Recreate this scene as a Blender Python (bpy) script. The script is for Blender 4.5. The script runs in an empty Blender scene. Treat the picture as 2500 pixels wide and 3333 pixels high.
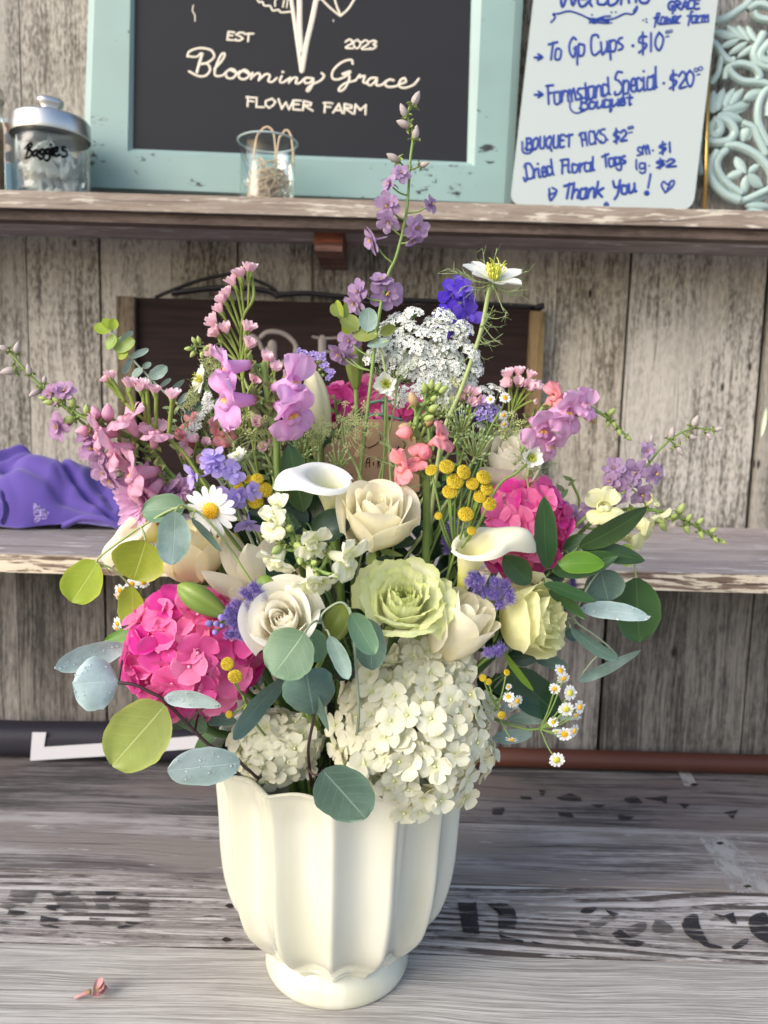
import bpy, math, random
from mathutils import Vector, Matrix, Euler, noise as mnoise

random.seed(7)
SC = bpy.context.scene
COL = SC.collection
PI = math.pi
R = math.radians
V3 = Vector

# ---------------------------------------------------------------- camera
F = 2500.0                       # focal length in photograph pixels (2500 x 3333)
PITCH, ROLL = R(7.0), R(1.6)
_r0 = V3((1, 0, 0)); _u0 = V3((0, math.sin(PITCH), math.cos(PITCH)))
FWD = V3((0, math.cos(PITCH), -math.sin(PITCH)))
CR = _r0 * math.cos(ROLL) + _u0 * math.sin(ROLL)
CU = -_r0 * math.sin(ROLL) + _u0 * math.cos(ROLL)
def ray(x, y): return FWD + CR * ((x - 1250) / F) - CU * ((y - 1666.5) / F)
_d = ray(1097, 3120)
CZ = 0.52
_t = -CZ / _d.z
CAM = V3((-_d.x * _t, -_d.y * _t, CZ))
def P(x, y, Y):
    d = ray(x, y); return CAM + d * ((Y - CAM.y) / d.y)
def PZ(x, y, z):
    d = ray(x, y); return CAM + d * ((z - CAM.z) / d.z)
def MP(x, y, Y):                 # metres per photograph pixel there
    return (Y - CAM.y) / ray(x, y).y / F

cd = bpy.data.cameras.new('camera'); cam = bpy.data.objects.new('camera', cd); COL.objects.link(cam)
cam.matrix_world = Matrix((( CR.x, CU.x, -FWD.x, CAM.x), (CR.y, CU.y, -FWD.y, CAM.y), (CR.z, CU.z, -FWD.z, CAM.z), (0, 0, 0, 1)))
cd.sensor_fit = 'HORIZONTAL'; cd.sensor_width = 36; cd.lens = 36
cd.clip_start = .01; cd.clip_end = 500
cd.dof.use_dof = True; cd.dof.focus_distance = .60; cd.dof.aperture_fstop = 10
SC.camera = cam

# ---------------------------------------------------------------- light
w = bpy.data.worlds.new('World'); SC.world = w; w.use_nodes = True
nt = w.node_tree; bg = nt.nodes['Background']
sky = nt.nodes.new('ShaderNodeTexSky'); sky.sky_type = 'NISHITA'; sky.sun_disc = False
SUN_EL, SUN_AZ = R(30), R(-130)        # azimuth measured from +Y, clockwise seen from above
sky.sun_elevation = SUN_EL; sky.sun_rotation = SUN_AZ
sky.air_density = 1.0; sky.dust_density = 2.6; sky.ozone_density = 1.0
nt.links.new(sky.outputs[0], bg.inputs[0]); bg.inputs[1].default_value = .15
sl = bpy.data.lights.new('sun', 'SUN'); so = bpy.data.objects.new('sun', sl); COL.objects.link(so)
sl.energy = .95; sl.angle = R(34); sl.color = (1, .985, .96)
_sd = V3((math.sin(SUN_AZ) * math.cos(SUN_EL), math.cos(SUN_AZ) * math.cos(SUN_EL), math.sin(SUN_EL)))
so.rotation_euler = _sd.to_track_quat('Z', 'Y').to_euler()
SC.view_settings.view_transform = 'Standard'; SC.view_settings.look = 'None'
SC.view_settings.exposure = 0.88; SC.view_settings.gamma = 1
SC.render.engine = 'CYCLES'
SC.cycles.max_bounces = 10; SC.cycles.transparent_max_bounces = 12
SC.cycles.use_denoising = True

# ---------------------------------------------------------------- materials
def hx(h):
    h = h.lstrip('#'); o = []
    for i in (0, 2, 4):
        c = int(h[i:i+2], 16) / 255
        o.append(c / 12.92 if c <= .04045 else ((c + .055) / 1.055) ** 2.4)
    return (*o, 1)
class NT:
    def __init__(s, name):
        s.m = bpy.data.materials.new(name); s.m.use_nodes = True
        s.t = s.m.node_tree; s.t.nodes.clear()
        s.out = s.t.nodes.new('ShaderNodeOutputMaterial')
    def n(s, typ, ins=None, **kw):
        nd = s.t.nodes.new('ShaderNode' + typ)
        for k, v in kw.items(): setattr(nd, k, v)
        if ins:
            for k, v in ins.items(): s.set(nd.inputs[k], v)
        return nd
    def set(s, sock, v):
        if isinstance(v, bpy.types.NodeSocket): s.t.links.new(v, sock)
        elif isinstance(v, bpy.types.Node): s.t.links.new(v.outputs[0], sock)
        else: sock.default_value = v
    def math(s, op, a, b=0, c=None, clamp=False):
        nd = s.t.nodes.new('ShaderNodeMath'); nd.operation = op; nd.use_clamp = clamp
        s.set(nd.inputs[0], a); s.set(nd.inputs[1], b)
        if c is not None: s.set(nd.inputs[2], c)
        return nd.outputs[0]
    def mix(s, f, a, b, blend='MIX'):
        nd = s.t.nodes.new('ShaderNodeMix'); nd.data_type = 'RGBA'; nd.blend_type = blend
        s.set(nd.inputs[0], f); s.set(nd.inputs[6], a); s.set(nd.inputs[7], b)
        return nd.outputs[2]
    def ramp(s, f, lo, hi):
        nd = s.t.nodes.new('ShaderNodeMapRange'); nd.clamp = True; nd.interpolation_type = 'SMOOTHSTEP'
        s.set(nd.inputs[0], f); s.set(nd.inputs[1], lo); s.set(nd.inputs[2], hi)
        return nd.outputs[0]
    def noise(s, vec, scale, detail=4, rough=.55, dist=0):
        nd = s.n('TexNoise', {'Scale': scale, 'Detail': detail, 'Roughness': rough, 'Distortion': dist})
        if vec is not None: s.set(nd.inputs['Vector'], vec)
        return nd.outputs[0]
    def vmul(s, vec, sc):
        nd = s.n('VectorMath', operation='MULTIPLY'); s.set(nd.inputs[0], vec); nd.inputs[1].default_value = sc
        return nd.outputs[0]
    def uv(s): return s.n('UVMap').outputs[0]
    def sep(s, v):
        nd = s.n('SeparateXYZ'); s.set(nd.inputs[0], v); return nd.outputs
    def bump(s, h, strength=.3, dist=.002):
        return s.n('Bump', {'Height': h, 'Strength': strength, 'Distance': dist}).outputs[0]
    def bsdf(s, col, rough=.5, normal=None, trans=0, tcol=None, spec=.5, **kw):
        b = s.n('BsdfPrincipled', {'Base Color': col, 'Roughness': rough, 'Specular IOR Level': spec})
        for k, v in kw.items(): s.set(b.inputs[k.replace('_', ' ')], v)
        if normal is not None: s.set(b.inputs['Normal'], normal)
        o = b.outputs[0]
        if trans:
            t = s.n('BsdfTranslucent', {'Color': tcol if tcol is not None else col})
            mx = s.n('MixShader'); mx.inputs[0].default_value = trans
            s.t.links.new(o, mx.inputs[1]); s.t.links.new(t.outputs[0], mx.inputs[2]); o = mx.outputs[0]
        s.t.links.new(o, s.out.inputs[0]); return s.m

def petal_mat(name, tip, base=None, mid=None, trans=.32, rough=.5, edge=None, veins=.25, var=.12, spec=.3, e0=.0, e1=.55):
    k = NT(name); uv = k.uv(); x, y, _ = k.sep(uv)
    tipc = hx(tip); basec = hx(base or tip)
    f = k.ramp(y, e0, e1); col = k.mix(f, basec, tipc)
    if edge: col = k.mix(k.ramp(y, .82, 1.0), col, hx(edge))
    oc = k.n('TexCoord').outputs['Object']
    nz = k.noise(oc, 160, 3)
    rnd = k.n('ObjectInfo').outputs['Random']
    val = k.math('ADD', k.math('MULTIPLY', k.math('SUBTRACT', rnd, .5), var * 1.6), k.math('MULTIPLY', k.math('SUBTRACT', nz, .5), var * 2.2))
    hs = k.n('HueSaturation', {'Hue': k.math('ADD', .5, k.math('MULTIPLY', k.math('SUBTRACT', rnd, .5), var * .12)), 'Saturation': k.math('SUBTRACT', 1, val), 'Value': k.math('ADD', 1, val), 'Color': col})
    vv = k.n('CombineXYZ', {'X': k.math('MULTIPLY', x, 26), 'Y': k.math('MULTIPLY', y, 2.0)})
    st = k.noise(vv, 1.0, 3, .6)
    c2 = k.mix(k.math('MULTIPLY', k.ramp(st, .5, .75), veins), hs, k.mix(.5, hs, basec, 'MULTIPLY'))
    bp = k.bump(k.math('ADD', k.math('MULTIPLY', st, .7), nz), .35, .0006)
    return k.bsdf(c2, rough, bp, trans, c2, spec)

def leaf_mat(name, col, vein, rough=.4, trans=.2, tcol=None, spec=.5, var=.18, sidev=.5, wax=None, tilt=.55):
    k = NT(name); uv = k.uv(); x, y, _ = k.sep(uv)
    d = k.math('ABSOLUTE', k.math('SUBTRACT', x, .5))
    mid = k.math('SUBTRACT', 1, k.ramp(d, .006, .026))
    s = k.math('SUBTRACT', y, k.math('MULTIPLY', d, tilt))
    oc = k.n('TexCoord').outputs['Object']
    wob = k.math('MULTIPLY', k.noise(oc, 60, 2), .06)
    fr = k.math('FRACT', k.math('MULTIPLY', k.math('ADD', s, wob), 6.5))
    sv = k.math('SUBTRACT', 1, k.ramp(k.math('ABSOLUTE', k.math('SUBTRACT', fr, .5)), .01, .05))
    vf = k.math('MAXIMUM', mid, k.math('MULTIPLY', sv, sidev))
    rnd = k.n('ObjectInfo').outputs['Random']
    nz = k.noise(oc, 55, 4)
    val = k.math('ADD', k.math('MULTIPLY', k.math('SUBTRACT', rnd, .5), var * 2), k.math('MULTIPLY', k.math('SUBTRACT', nz, .5), var * 2.4))
    base = hx(col)
    if wax: base = k.mix(k.ramp(k.noise(oc, 25, 5, .65), .4, .66), base, hx(wax))
    hs = k.n('HueSaturation', {'Hue': k.math('ADD', .5, k.math('MULTIPLY', k.math('SUBTRACT', rnd, .5), .03)), 'Saturation': 1.0, 'Value': k.math('ADD', 1, val), 'Color': base})
    edge = k.ramp(d, .40, .5); bl = k.ramp(k.noise(oc, 85, 5, .7), .66, .74)
    hs = k.n('HueSaturation', {'Hue': k.math('SUBTRACT', .5, k.math('MULTIPLY', edge, .02)), 'Saturation': 1.0, 'Value': k.math('ADD', k.math('MULTIPLY', edge, .2), k.math('ADD', .88, k.math('MULTIPLY', y, .2))), 'Color': hs.outputs[0]}).outputs[0]
    hs = k.mix(k.math('MULTIPLY', bl, .3), hs, hx('#8a7a48'))
    c2 = k.mix(k.math('MULTIPLY', vf, .45), hs, hx(vein))
    h = k.math('ADD', k.math('MULTIPLY', vf, -.6), k.math('MULTIPLY', k.noise(oc, 300, 3), .5))
    tc = hx(tcol) if tcol else hs
    return k.bsdf(c2, k.math('ADD', rough, k.math('MULTIPLY', k.math('SUBTRACT', nz, .5), .25)), k.bump(h, .4, .0007), trans, tc, spec)

def plain(name, col, rough=.5, metal=0, nscale=0, namt=.15, bumpk=0, spec=.5, trans=0, col2=None, **kw):
    k = NT(name); c = hx(col); nrm = None
    if nscale:
        oc = k.n('TexCoord').outputs['Object']; nz = k.noise(oc, nscale, 5, .6)
        if col2: c = k.mix(k.ramp(nz, .38, .64), c, hx(col2))
        else: c = k.n('HueSaturation', {'Value': k.math('ADD', 1 - namt, k.math('MULTIPLY', nz, 2 * namt)), 'Color': c}).outputs[0]
        if bumpk: nrm = k.bump(nz, bumpk, .001)
    return k.bsdf(c, rough, nrm, trans, None, spec, Metallic=metal, **kw)

# ---------------------------------------------------------------- geometry
class G:
    def __init__(s): s.v = []; s.f = []; s.uv = []; s.mi = []; s.at = []
    def add(s, vs, fs, uvs, m=0, at=None):
        b = len(s.v); s.v += [V3(p) for p in vs]; s.uv += uvs
        s.at += [at or (0, 0, 0)] * len(vs)
        for f in fs: s.f.append([b + i for i in f]); s.mi.append(m)
    def grid(s, fn, nu, nv, m=0, M=None, wrap=False):
        vs, uv = [], []
        for j in range(nv + 1):
            for i in range(nu + 1):
                u, v = i / nu, j / nv
                p = V3(fn(u, v)); vs.append(M @ p if M else p); uv.append((u, v))
        fs = []
        for j in range(nv):
            for i in range(nu):
                a = j * (nu + 1) + i; fs.append((a, a + 1, a + nu + 2, a + nu + 1))
        s.add(vs, fs, uv, m)
    def tube(s, pts, r0, r1=None, n=6, m=0, cap=True, flat=1.0):
        r1 = r0 if r1 is None else r1; pts = [V3(p) for p in pts]; L = len(pts)
        vs, uv, fs = [], [], []; up = V3((.13, .31, .94)); px = None
        for i, p in enumerate(pts):
            t = (pts[min(i + 1, L - 1)] - pts[max(i - 1, 0)])
            if t.length < 1e-9: t = V3((0, 0, 1))
            t.normalize()
            if px is None:
                px = t.cross(up)
                if px.length < .1: px = t.cross(V3((1, 0, 0)))
            px = (px - t * px.dot(t)).normalized(); py = t.cross(px)
            k = i / max(1, L - 1); r = r0 + (r1 - r0) * k if not callable(r0) else r0(k)
            for j in range(n):
                a = 2 * PI * j / n
                vs.append(p + px * (r * math.cos(a)) + py * (r * flat * math.sin(a))); uv.append((j / n, k))
        for i in range(L - 1):
            for j in range(n):
                a = i * n + j; b = i * n + (j + 1) % n
                fs.append((a, b, b + n, a + n))
        if cap: fs += [tuple(range(n))[::-1], tuple(range((L - 1) * n, L * n))]
        s.add(vs, fs, uv, m)
    def ball(s, c, r, nu=8, nv=6, m=0, M=None):
        if not hasattr(r, '__len__'): r = (r, r, r)
        c = V3(c)
        def fn(u, v):
            a, b = 2 * PI * u, PI * v
            q = V3((r[0] * math.sin(b) * math.cos(a), r[1] * math.sin(b) * math.sin(a), -r[2] * math.cos(b)))
            return (M @ q if M else q) + c
        s.grid(fn, nu, nv, m)
    def lathe(s, prof, n=32, m=0, M=None, rf=None):
        np_ = len(prof)
        vs, uv, fs = [], [], []
        for j, (r, z) in enumerate(prof):
            for i in range(n):
                a = 2 * PI * i / n; k = rf(a, r, z) if rf else 1
                p = V3((r * k * math.cos(a), r * k * math.sin(a), z)); vs.append(M @ p if M else p); uv.append((i / n, j / (np_ - 1)))
        for j in range(np_ - 1):
            for i in range(n):
                a = j * n + i; b = j * n + (i + 1) % n; fs.append((a, b, b + n, a + n))
        s.add(vs, fs, uv, m)
    def petal(s, M, L, W, a=.5, b=.5, bend=0, cup=0, ruf=0, rk=3, nu=6, nv=7, m=0, twist=0, bend0=0, tip=0, sd=0, rag=0):
        pk = (a / (a + b)) ** a * (b / (a + b)) ** b
        ys, zs = [0], [0]
        for j in range(nv):
            an = bend0 + bend * ((j + .5) / nv); ys.append(ys[-1] + L / nv * math.cos(an)); zs.append(zs[-1] + L / nv * math.sin(an))
        ph = sd * 1.7
        def fn(u, v):
            j = int(round(v * nv)); q = 2 * u - 1
            vv = min(max(v, .004), .998)
            hw = W / 2 * (vv ** a * (1 - vv) ** b / pk)
            an = bend0 + bend * v + PI / 2
            if rag: hw *= 1 + rag * (math.sin(7 * v + ph + (3 if q > 0 else 0)) + .6 * math.sin(17 * v + 2 * ph + (1 if q > 0 else 0)) + .4 * math.sin(31 * v + ph * 3))
            off = cup * hw * q * q + ruf * W * math.sin(rk * q * 2.2 + v * 5 + ph) * v * (.35 + .65 * abs(q)) + tip * W * v ** 4
            tx = twist * v * q * hw
            return (q * hw, ys[j] + math.cos(an) * off, zs[j] + math.sin(an) * off + tx)
        s.grid(fn, nu, nv, m, M)
    def box(s, lo, hi, m=0, at=None, ax=0):
        x0, y0, z0 = lo; x1, y1, z1 = hi
        c = [(x0,y0,z0),(x1,y0,z0),(x1,y1,z0),(x0,y1,z0),(x0,y0,z1),(x1,y0,z1),(x1,y1,z1),(x0,y1,z1)]
        for f in ((0,3,2,1),(4,5,6,7),(0,1,5,4),(1,2,6,5),(2,3,7,6),(3,0,4,7)):
            vs = [c[i] for i in f]
            uv = []
            for p in vs:
                o = [q for k, q in enumerate(p) if k != ax]
                d = [max(v[k] for v in vs) - min(v[k] for v in vs) for k in range(3) if k != ax]
                uv.append((p[ax], o[0] + o[1]))
            s.add(vs, [(0,1,2,3)], uv, m, at)
    def poly(s, pts, m=0):
        s.add(pts, [tuple(range(len(pts)))], [(p[0], p[1]) for p in pts], m)
    def prism(s, front, back, m=0):
        n = len(front)
        s.add(list(front) + list(back), [tuple(range(n)), tuple(range(2*n - 1, n - 1, -1))] + [(i, i + n, (i + 1) % n + n, (i + 1) % n) for i in range(n)],
              [(p[0], p[2]) for p in list(front) + list(back)], m)
    def mesh(s, name, mats, loc=None, smooth=True):
        me = bpy.data.meshes.new(name)
        vs = [tuple(p - loc) if loc is not None else tuple(p) for p in s.v]
        me.from_pydata(vs, [], s.f); me.update()
        ul = me.uv_layers.new(name='UVMap')
        buf = []
        for l in me.loops: buf += s.uv[l.vertex_index]
        ul.data.foreach_set('uv', buf)
        if any(a != (0, 0, 0) for a in s.at):
            ca = me.attributes.new('plank', 'FLOAT_VECTOR', 'POINT')
            ca.data.foreach_set('vector', [q for a in s.at for q in a])
        for mt in (mats if isinstance(mats, (list, tuple)) else [mats]): me.materials.append(mt.m if isinstance(mt, NT) else mt)
        me.polygons.foreach_set('material_index', s.mi)
        me.polygons.foreach_set('use_smooth', [smooth] * len(s.f)); me.update()
        return me

def tag(o, label, cat, group=None):
    o['label'] = label; o['category'] = cat
    if group: o['group'] = group
    return o
def thing(name, label, cat, loc, group=None):
    o = bpy.data.objects.new(name, None); COL.objects.link(o); o.location = loc; o.empty_display_size = .01
    return tag(o, label, cat, group)
def part(name, g, mats, root, smooth=True, lab=None, sub=None):
    loc = V3(root.location)
    par = sub or root
    o = bpy.data.objects.new(name, g.mesh(name, mats, loc, smooth)); COL.objects.link(o); o.parent = par
    if lab: o['label'] = lab
    return o
def solo(name, g, mats, label, cat, loc=None, group=None, smooth=True):
    loc = V3(loc) if loc is not None else sum(g.v, V3()) / len(g.v)
    o = bpy.data.objects.new(name, g.mesh(name, mats, loc, smooth)); COL.objects.link(o); o.location = loc
    return tag(o, label, cat, group)
def inst(name, me, root, M, sub=None):
    o = bpy.data.objects.new(name, me); COL.objects.link(o); o.parent = sub or root
    o.matrix_local = Matrix.Translation(-V3(root.location)) @ M
    return o
def frame(pos, z, up=(0, 0, 1), s=1):
    z = V3(z).normalized(); up = V3(up)
    x = up.cross(z)
    if x.length < 1e-3: x = V3((1, 0, 0)).cross(z)
    x.normalize(); y = z.cross(x)
    if not hasattr(s, '__len__'): s = (s, s, s)
    x, y, zz = x * s[0], y * s[1], z * s[2]
    return Matrix(((x.x, y.x, zz.x, pos[0]), (x.y, y.y, zz.y, pos[1]), (x.z, y.z, zz.z, pos[2]), (0, 0, 0, 1)))
def along(pos, y, nrm, s=1):
    """frame whose Y runs along y and whose Z is as near nrm as can be"""
    y = V3(y).normalized(); n = V3(nrm); n = (n - y * n.dot(y))
    if n.length < 1e-4: n = V3((0, -1, 0)) - y * V3((0, -1, 0)).dot(y)
    n.normalize(); x = y.cross(n)
    x, y, n = x * s, y * s, n * s
    return Matrix(((x.x, y.x, n.x, pos[0]), (x.y, y.y, n.y, pos[1]), (x.z, y.z, n.z, pos[2]), (0, 0, 0, 1)))
def cat(pts, k=6):
    """Catmull-Rom through the points"""
    pts = [V3(p) for p in pts]
    if len(pts) < 3: return [pts[0].lerp(pts[-1], i / k) for i in range(k + 1)]
    q = [pts[0] * 2 - pts[1]] + pts + [pts[-1] * 2 - pts[-2]]; out = []
    for i in range(1, len(q) - 2):
        for j in range(k):
            t = j / k; a, b, c, d = q[i-1], q[i], q[i+1], q[i+2]
            out.append(.5 * ((2*b) + (c - a)*t + (2*a - 5*b + 4*c - d)*t*t + (3*b - a - 3*c + d)*t**3))
    return out + [pts[-1]]
def pp(lst): return [P(*q) for q in lst]
def rs(a): return random.uniform(-a, a)
def rv(a): return V3((rs(a), rs(a), rs(a)))
TOCAM = V3((0, -1, .12))
def vdir(dx, dy, toward=0):      # photo-right, photo-down, towards the camera
    return V3((dx, -toward, -dy))
# ---------------------------------------------------------------- wood
def wood(name, light, dark, lo=.36, hi=.62, speck=.3, fine=.3, blotch=.3, streak=.3, brown=None, rings=0, ringn=9, ringlo=.55,
         white=None, wlo=.62, crack=.55, ringv=95, ringcol=None, wash=0, chip=None, chiplo=.5, sp=(55, 150), rough=.8, knots=0, tintv=.25):
    k = NT(name)
    uv = k.uv(); u, v, _ = k.sep(uv)
    at = k.n('Attribute', attribute_name='plank'); r, tv, tb = k.sep(at.outputs['Vector'])
    base = k.n('CombineXYZ', {'X': u, 'Y': v, 'Z': k.math('MULTIPLY', r, 41.0)}).outputs[0]
    wob = k.noise(k.vmul(base, (3.2, 9, 1)), 1.0, 2)
    v2 = k.math('ADD', v, k.math('MULTIPLY', k.math('SUBTRACT', wob, .5), .035))
    bw = k.n('CombineXYZ', {'X': u, 'Y': v2, 'Z': k.math('MULTIPLY', r, 41.0)}).outputs[0]
    n_f = k.noise(k.vmul(bw, (9, 480, 1)), 1.0, 4, .6)
    n_s = k.noise(k.vmul(bw, (4, 75, 1)), 1.0, 4, .6)
    n_b = k.noise(k.vmul(base, (5, 13, 1)), 1.0, 4, .6)
    n_p = k.noise(k.vmul(base, (sp[0], sp[1], 1)), 1.0, 3, .65)
    tot = fine + streak + blotch + speck
    f = k.math('ADD', k.math('ADD', k.math('MULTIPLY', n_f, fine / tot), k.math('MULTIPLY', n_s, streak / tot)),
               k.math('ADD', k.math('MULTIPLY', n_b, blotch / tot), k.math('MULTIPLY', n_p, speck / tot)))
    g = k.ramp(f, lo, hi)
    h = g
    col = k.mix(g, hx(dark), hx(light))
    if rings:
        nr = k.noise(k.vmul(base, (2.1, 9, 1)), 1.0, 1.5, .4)
        fr = k.math('FRACT', k.math('ADD', k.math('MULTIPLY', nr, ringn), k.math('MULTIPLY', v, ringv)))
        fr = k.math('ADD', fr, k.math('MULTIPLY', k.math('SUBTRACT', n_f, .5), .9))
        rg = k.math('MULTIPLY', k.ramp(fr, ringlo, ringlo + .12), k.ramp(k.math('ADD', n_b, k.math('MULTIPLY', k.math('SUBTRACT', n_p, .5), .5)), .36, .56))
        col = k.mix(k.math('MULTIPLY', rg, rings), col, hx(ringcol or dark)); h = k.math('SUBTRACT', h, rg)
    if wash:
        wn = k.ramp(k.noise(k.vmul(bw, (2.4, 8, 1)), 1.0, 5, .62), .48, .62)
        col = k.mix(k.math('MULTIPLY', wn, wash), col, hx(light))
    if brown: col = k.mix(k.ramp(k.noise(k.vmul(base, (2.5, 10, 1)), 1.3, 3), .48, .62), col, hx(brown))
    if white:
        nw = k.noise(k.vmul(bw, (11, 85, 1)), 1.0, 5, .62)
        wm = k.ramp(nw, wlo, wlo + .05); col = k.mix(wm, col, hx(white)); h = k.math('ADD', h, wm)
    if chip:
        nc = k.noise(k.vmul(bw, (16, 170, 1)), 1.0, 6, .66)
        cm = k.ramp(k.math('ADD', nc, k.math('MULTIPLY', k.math('SUBTRACT', n_b, .5), .5)), chiplo, chiplo + .04)
        col = k.mix(cm, col, hx(chip)); h = k.math('ADD', h, k.math('MULTIPLY', cm, 1.5))
    if crack:
        nk = k.noise(k.vmul(bw, (2.6, 230, 1)), 1.0, 3, .55); ck = k.math('MULTIPLY', k.ramp(nk, .62, .70), crack)
        col = k.mix(ck, col, hx('#2c2826')); h = k.math('SUBTRACT', h, k.math('MULTIPLY', ck, 1.5))
    if knots:
        vo = k.n('TexVoronoi', {'Scale': 1.0, 'Randomness': 1.0}); k.set(vo.inputs['Vector'], k.vmul(bw, (7, 16, 1)))
        col = k.mix(k.math('SUBTRACT', 1, k.ramp(vo.outputs['Distance'], .03, .09)), col, hx('2b2523'))
    val = k.math('ADD', 1 - tintv / 2, k.math('MULTIPLY', tv, tintv))
    col = k.n('HueSaturation', {'Value': val, 'Saturation': k.math('ADD', .75, k.math('MULTIPLY', tb, .5)), 'Color': col}).outputs[0]
    return k.bsdf(col, rough, k.bump(k.math('ADD', h, k.math('MULTIPLY', n_f, .6)), .5, .0012), 0, None, .3)

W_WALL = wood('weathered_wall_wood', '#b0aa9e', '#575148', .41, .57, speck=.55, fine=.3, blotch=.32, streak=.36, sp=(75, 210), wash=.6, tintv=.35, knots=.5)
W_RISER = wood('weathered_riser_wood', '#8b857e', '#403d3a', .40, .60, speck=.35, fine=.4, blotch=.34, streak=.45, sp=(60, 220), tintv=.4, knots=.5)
W_SHELF = wood('weathered_shelf_wood', '#aba2a0', '#7d7472', .38, .6, speck=.15, fine=.35, blotch=.3, streak=.4, white='#d9d6d6', wlo=.60)
W_EDGE = wood('chipped_shelf_edge', '#8d7867', '#553f33', .38, .6, chip='#d5c6ae', chiplo=.47, sp=(20, 150))
W_UEDGE = wood('faded_shelf_edge', '#b3a494', '#8c7b6c', .4, .6, chip='#d3c8b6', chiplo=.53, sp=(20, 150))
W_DARKBEAM = wood('brown_beam_wood', '#6e5b50', '#463830', .4, .6)
W_RED = wood('red_brown_block', '#8a5a48', '#4c3028', .4, .6)
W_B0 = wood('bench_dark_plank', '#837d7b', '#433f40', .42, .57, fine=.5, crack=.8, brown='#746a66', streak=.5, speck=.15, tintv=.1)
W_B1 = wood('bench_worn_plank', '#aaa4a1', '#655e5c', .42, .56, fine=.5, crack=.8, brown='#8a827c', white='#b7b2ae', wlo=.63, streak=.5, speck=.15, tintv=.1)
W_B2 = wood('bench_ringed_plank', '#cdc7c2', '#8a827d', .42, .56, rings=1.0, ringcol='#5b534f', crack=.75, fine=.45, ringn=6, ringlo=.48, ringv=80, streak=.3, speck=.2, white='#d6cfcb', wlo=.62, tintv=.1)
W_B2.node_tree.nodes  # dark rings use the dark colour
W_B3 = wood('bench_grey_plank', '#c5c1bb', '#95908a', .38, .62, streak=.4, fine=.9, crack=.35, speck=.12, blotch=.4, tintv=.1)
W_BATTEN = wood('sign_batten_wood', '#7c6a4f', '#3a2f24', .4, .6, streak=.6)
GAP = plain('plank_gap_shadow', '#1d1a18', .9)

def plank_wall(edges, Yf, z0, z1, mt, gaps, depth=.014):
    g = G()
    for i in range(len(edges) - 1):
        a, b = edges[i], edges[i + 1]
        gp = gaps.get(i + 1, .0007); gl = gaps.get(i, .0007)
        dy = rs(.0012)
        g.box((a + gl, Yf + dy, z0), (b - gp, Yf + depth + dy, z1), 0, (random.random(), random.random(), random.random()), ax=2)
    g.box((edges[0], Yf + depth + .004, z0 + .002), (edges[-1], Yf + depth + .008, z1 - .002), 1)
    return g, [mt, GAP]

SH_Y0, SH_Z1, SH_Z0 = .31, .3285, .304
WALL_Y = .79
RIS_Y = .45
UP_Y0, UP_Z1, UP_Z0, BEAM_Z0 = .58, .8600, .8343, .8185
# back wall
ex = [P(x, 1200, WALL_Y).x for x in (-900, -640, -330, -120, 95, 330, 560, 772, 1010, 1250, 1540, 1800, 2032, 2478, 2760, 3050, 3400)]
g, m = plank_wall(ex, WALL_Y, SH_Z1 - .03, 1.75, W_WALL, {4: .001, 5: .0022, 7: .002, 12: .003, 13: .005})
solo('wooden_wall', g, m, 'weathered grey plank wall behind the upper shelf and signs', 'wall', (0, WALL_Y, .33), smooth=False)
# riser under the middle shelf
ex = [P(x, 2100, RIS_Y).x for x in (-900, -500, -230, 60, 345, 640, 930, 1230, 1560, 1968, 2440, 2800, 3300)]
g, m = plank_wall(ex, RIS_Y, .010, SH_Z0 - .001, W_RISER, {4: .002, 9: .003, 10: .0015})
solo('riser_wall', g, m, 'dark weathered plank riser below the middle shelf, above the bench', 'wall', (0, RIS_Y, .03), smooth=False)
# middle shelf
g = G(); X0, X1 = -1.15, 1.15
def rp(): return (random.random(), random.random(), random.random())
s1 = PZ(1250, 1742, SH_Z1).y
g.box((X0, SH_Y0 + .004, SH_Z0 + .001), (X1, s1 - .0008, SH_Z1), 0, rp())
g.box((X0, s1 + .0008, SH_Z0 + .001), (X1, WALL_Y - .001, SH_Z1 - .0012), 0, rp())
g.box((X0, SH_Y0, SH_Z0), (X1, SH_Y0 + .0038, SH_Z1 - .001), 1, rp())
solo('middle_shelf', g, [W_SHELF, W_EDGE], 'grey worn plank shelf with chipped cream edge, carrying the purple cloth', 'shelf', (0, .5, SH_Z0), smooth=False)
# upper shelf
up = thing('upper_shelf', 'narrow high shelf with faded edge holding the jars and signs', 'shelf', (0, .68, UP_Z0))
g = G(); g.box((X0, UP_Y0 + .004, UP_Z0 + .001), (X1, WALL_Y - .001, UP_Z1), 0, rp()); g.box((X0, UP_Y0, UP_Z0), (X1, UP_Y0 + .0038, UP_Z1 + .0005), 1, rp())
part('board', g, [W_SHELF, W_UEDGE], up, False)
g = G(); g.box((X0, UP_Y0 + .012, BEAM_Z0), (X1, UP_Y0 + .04, UP_Z0 - .0006), 0, rp()); part('beam', g, W_DARKBEAM, up, False)
a = P(1022, 760, UP_Y0 + .03); b = P(1112, 812, UP_Y0 + .03)
g = G(); g.box((a.x, UP_Y0 + .044, b.z), (b.x, WALL_Y - .001, UP_Z0 - .0006), 0, rp()); 
g.box((a.x - .001, UP_Y0 + .0406, b.z + .012), (b.x + .001, UP_Y0 + .0435, BEAM_Z0 + .006), 0, rp()); part('bracket', g, W_RED, up, False)
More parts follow.
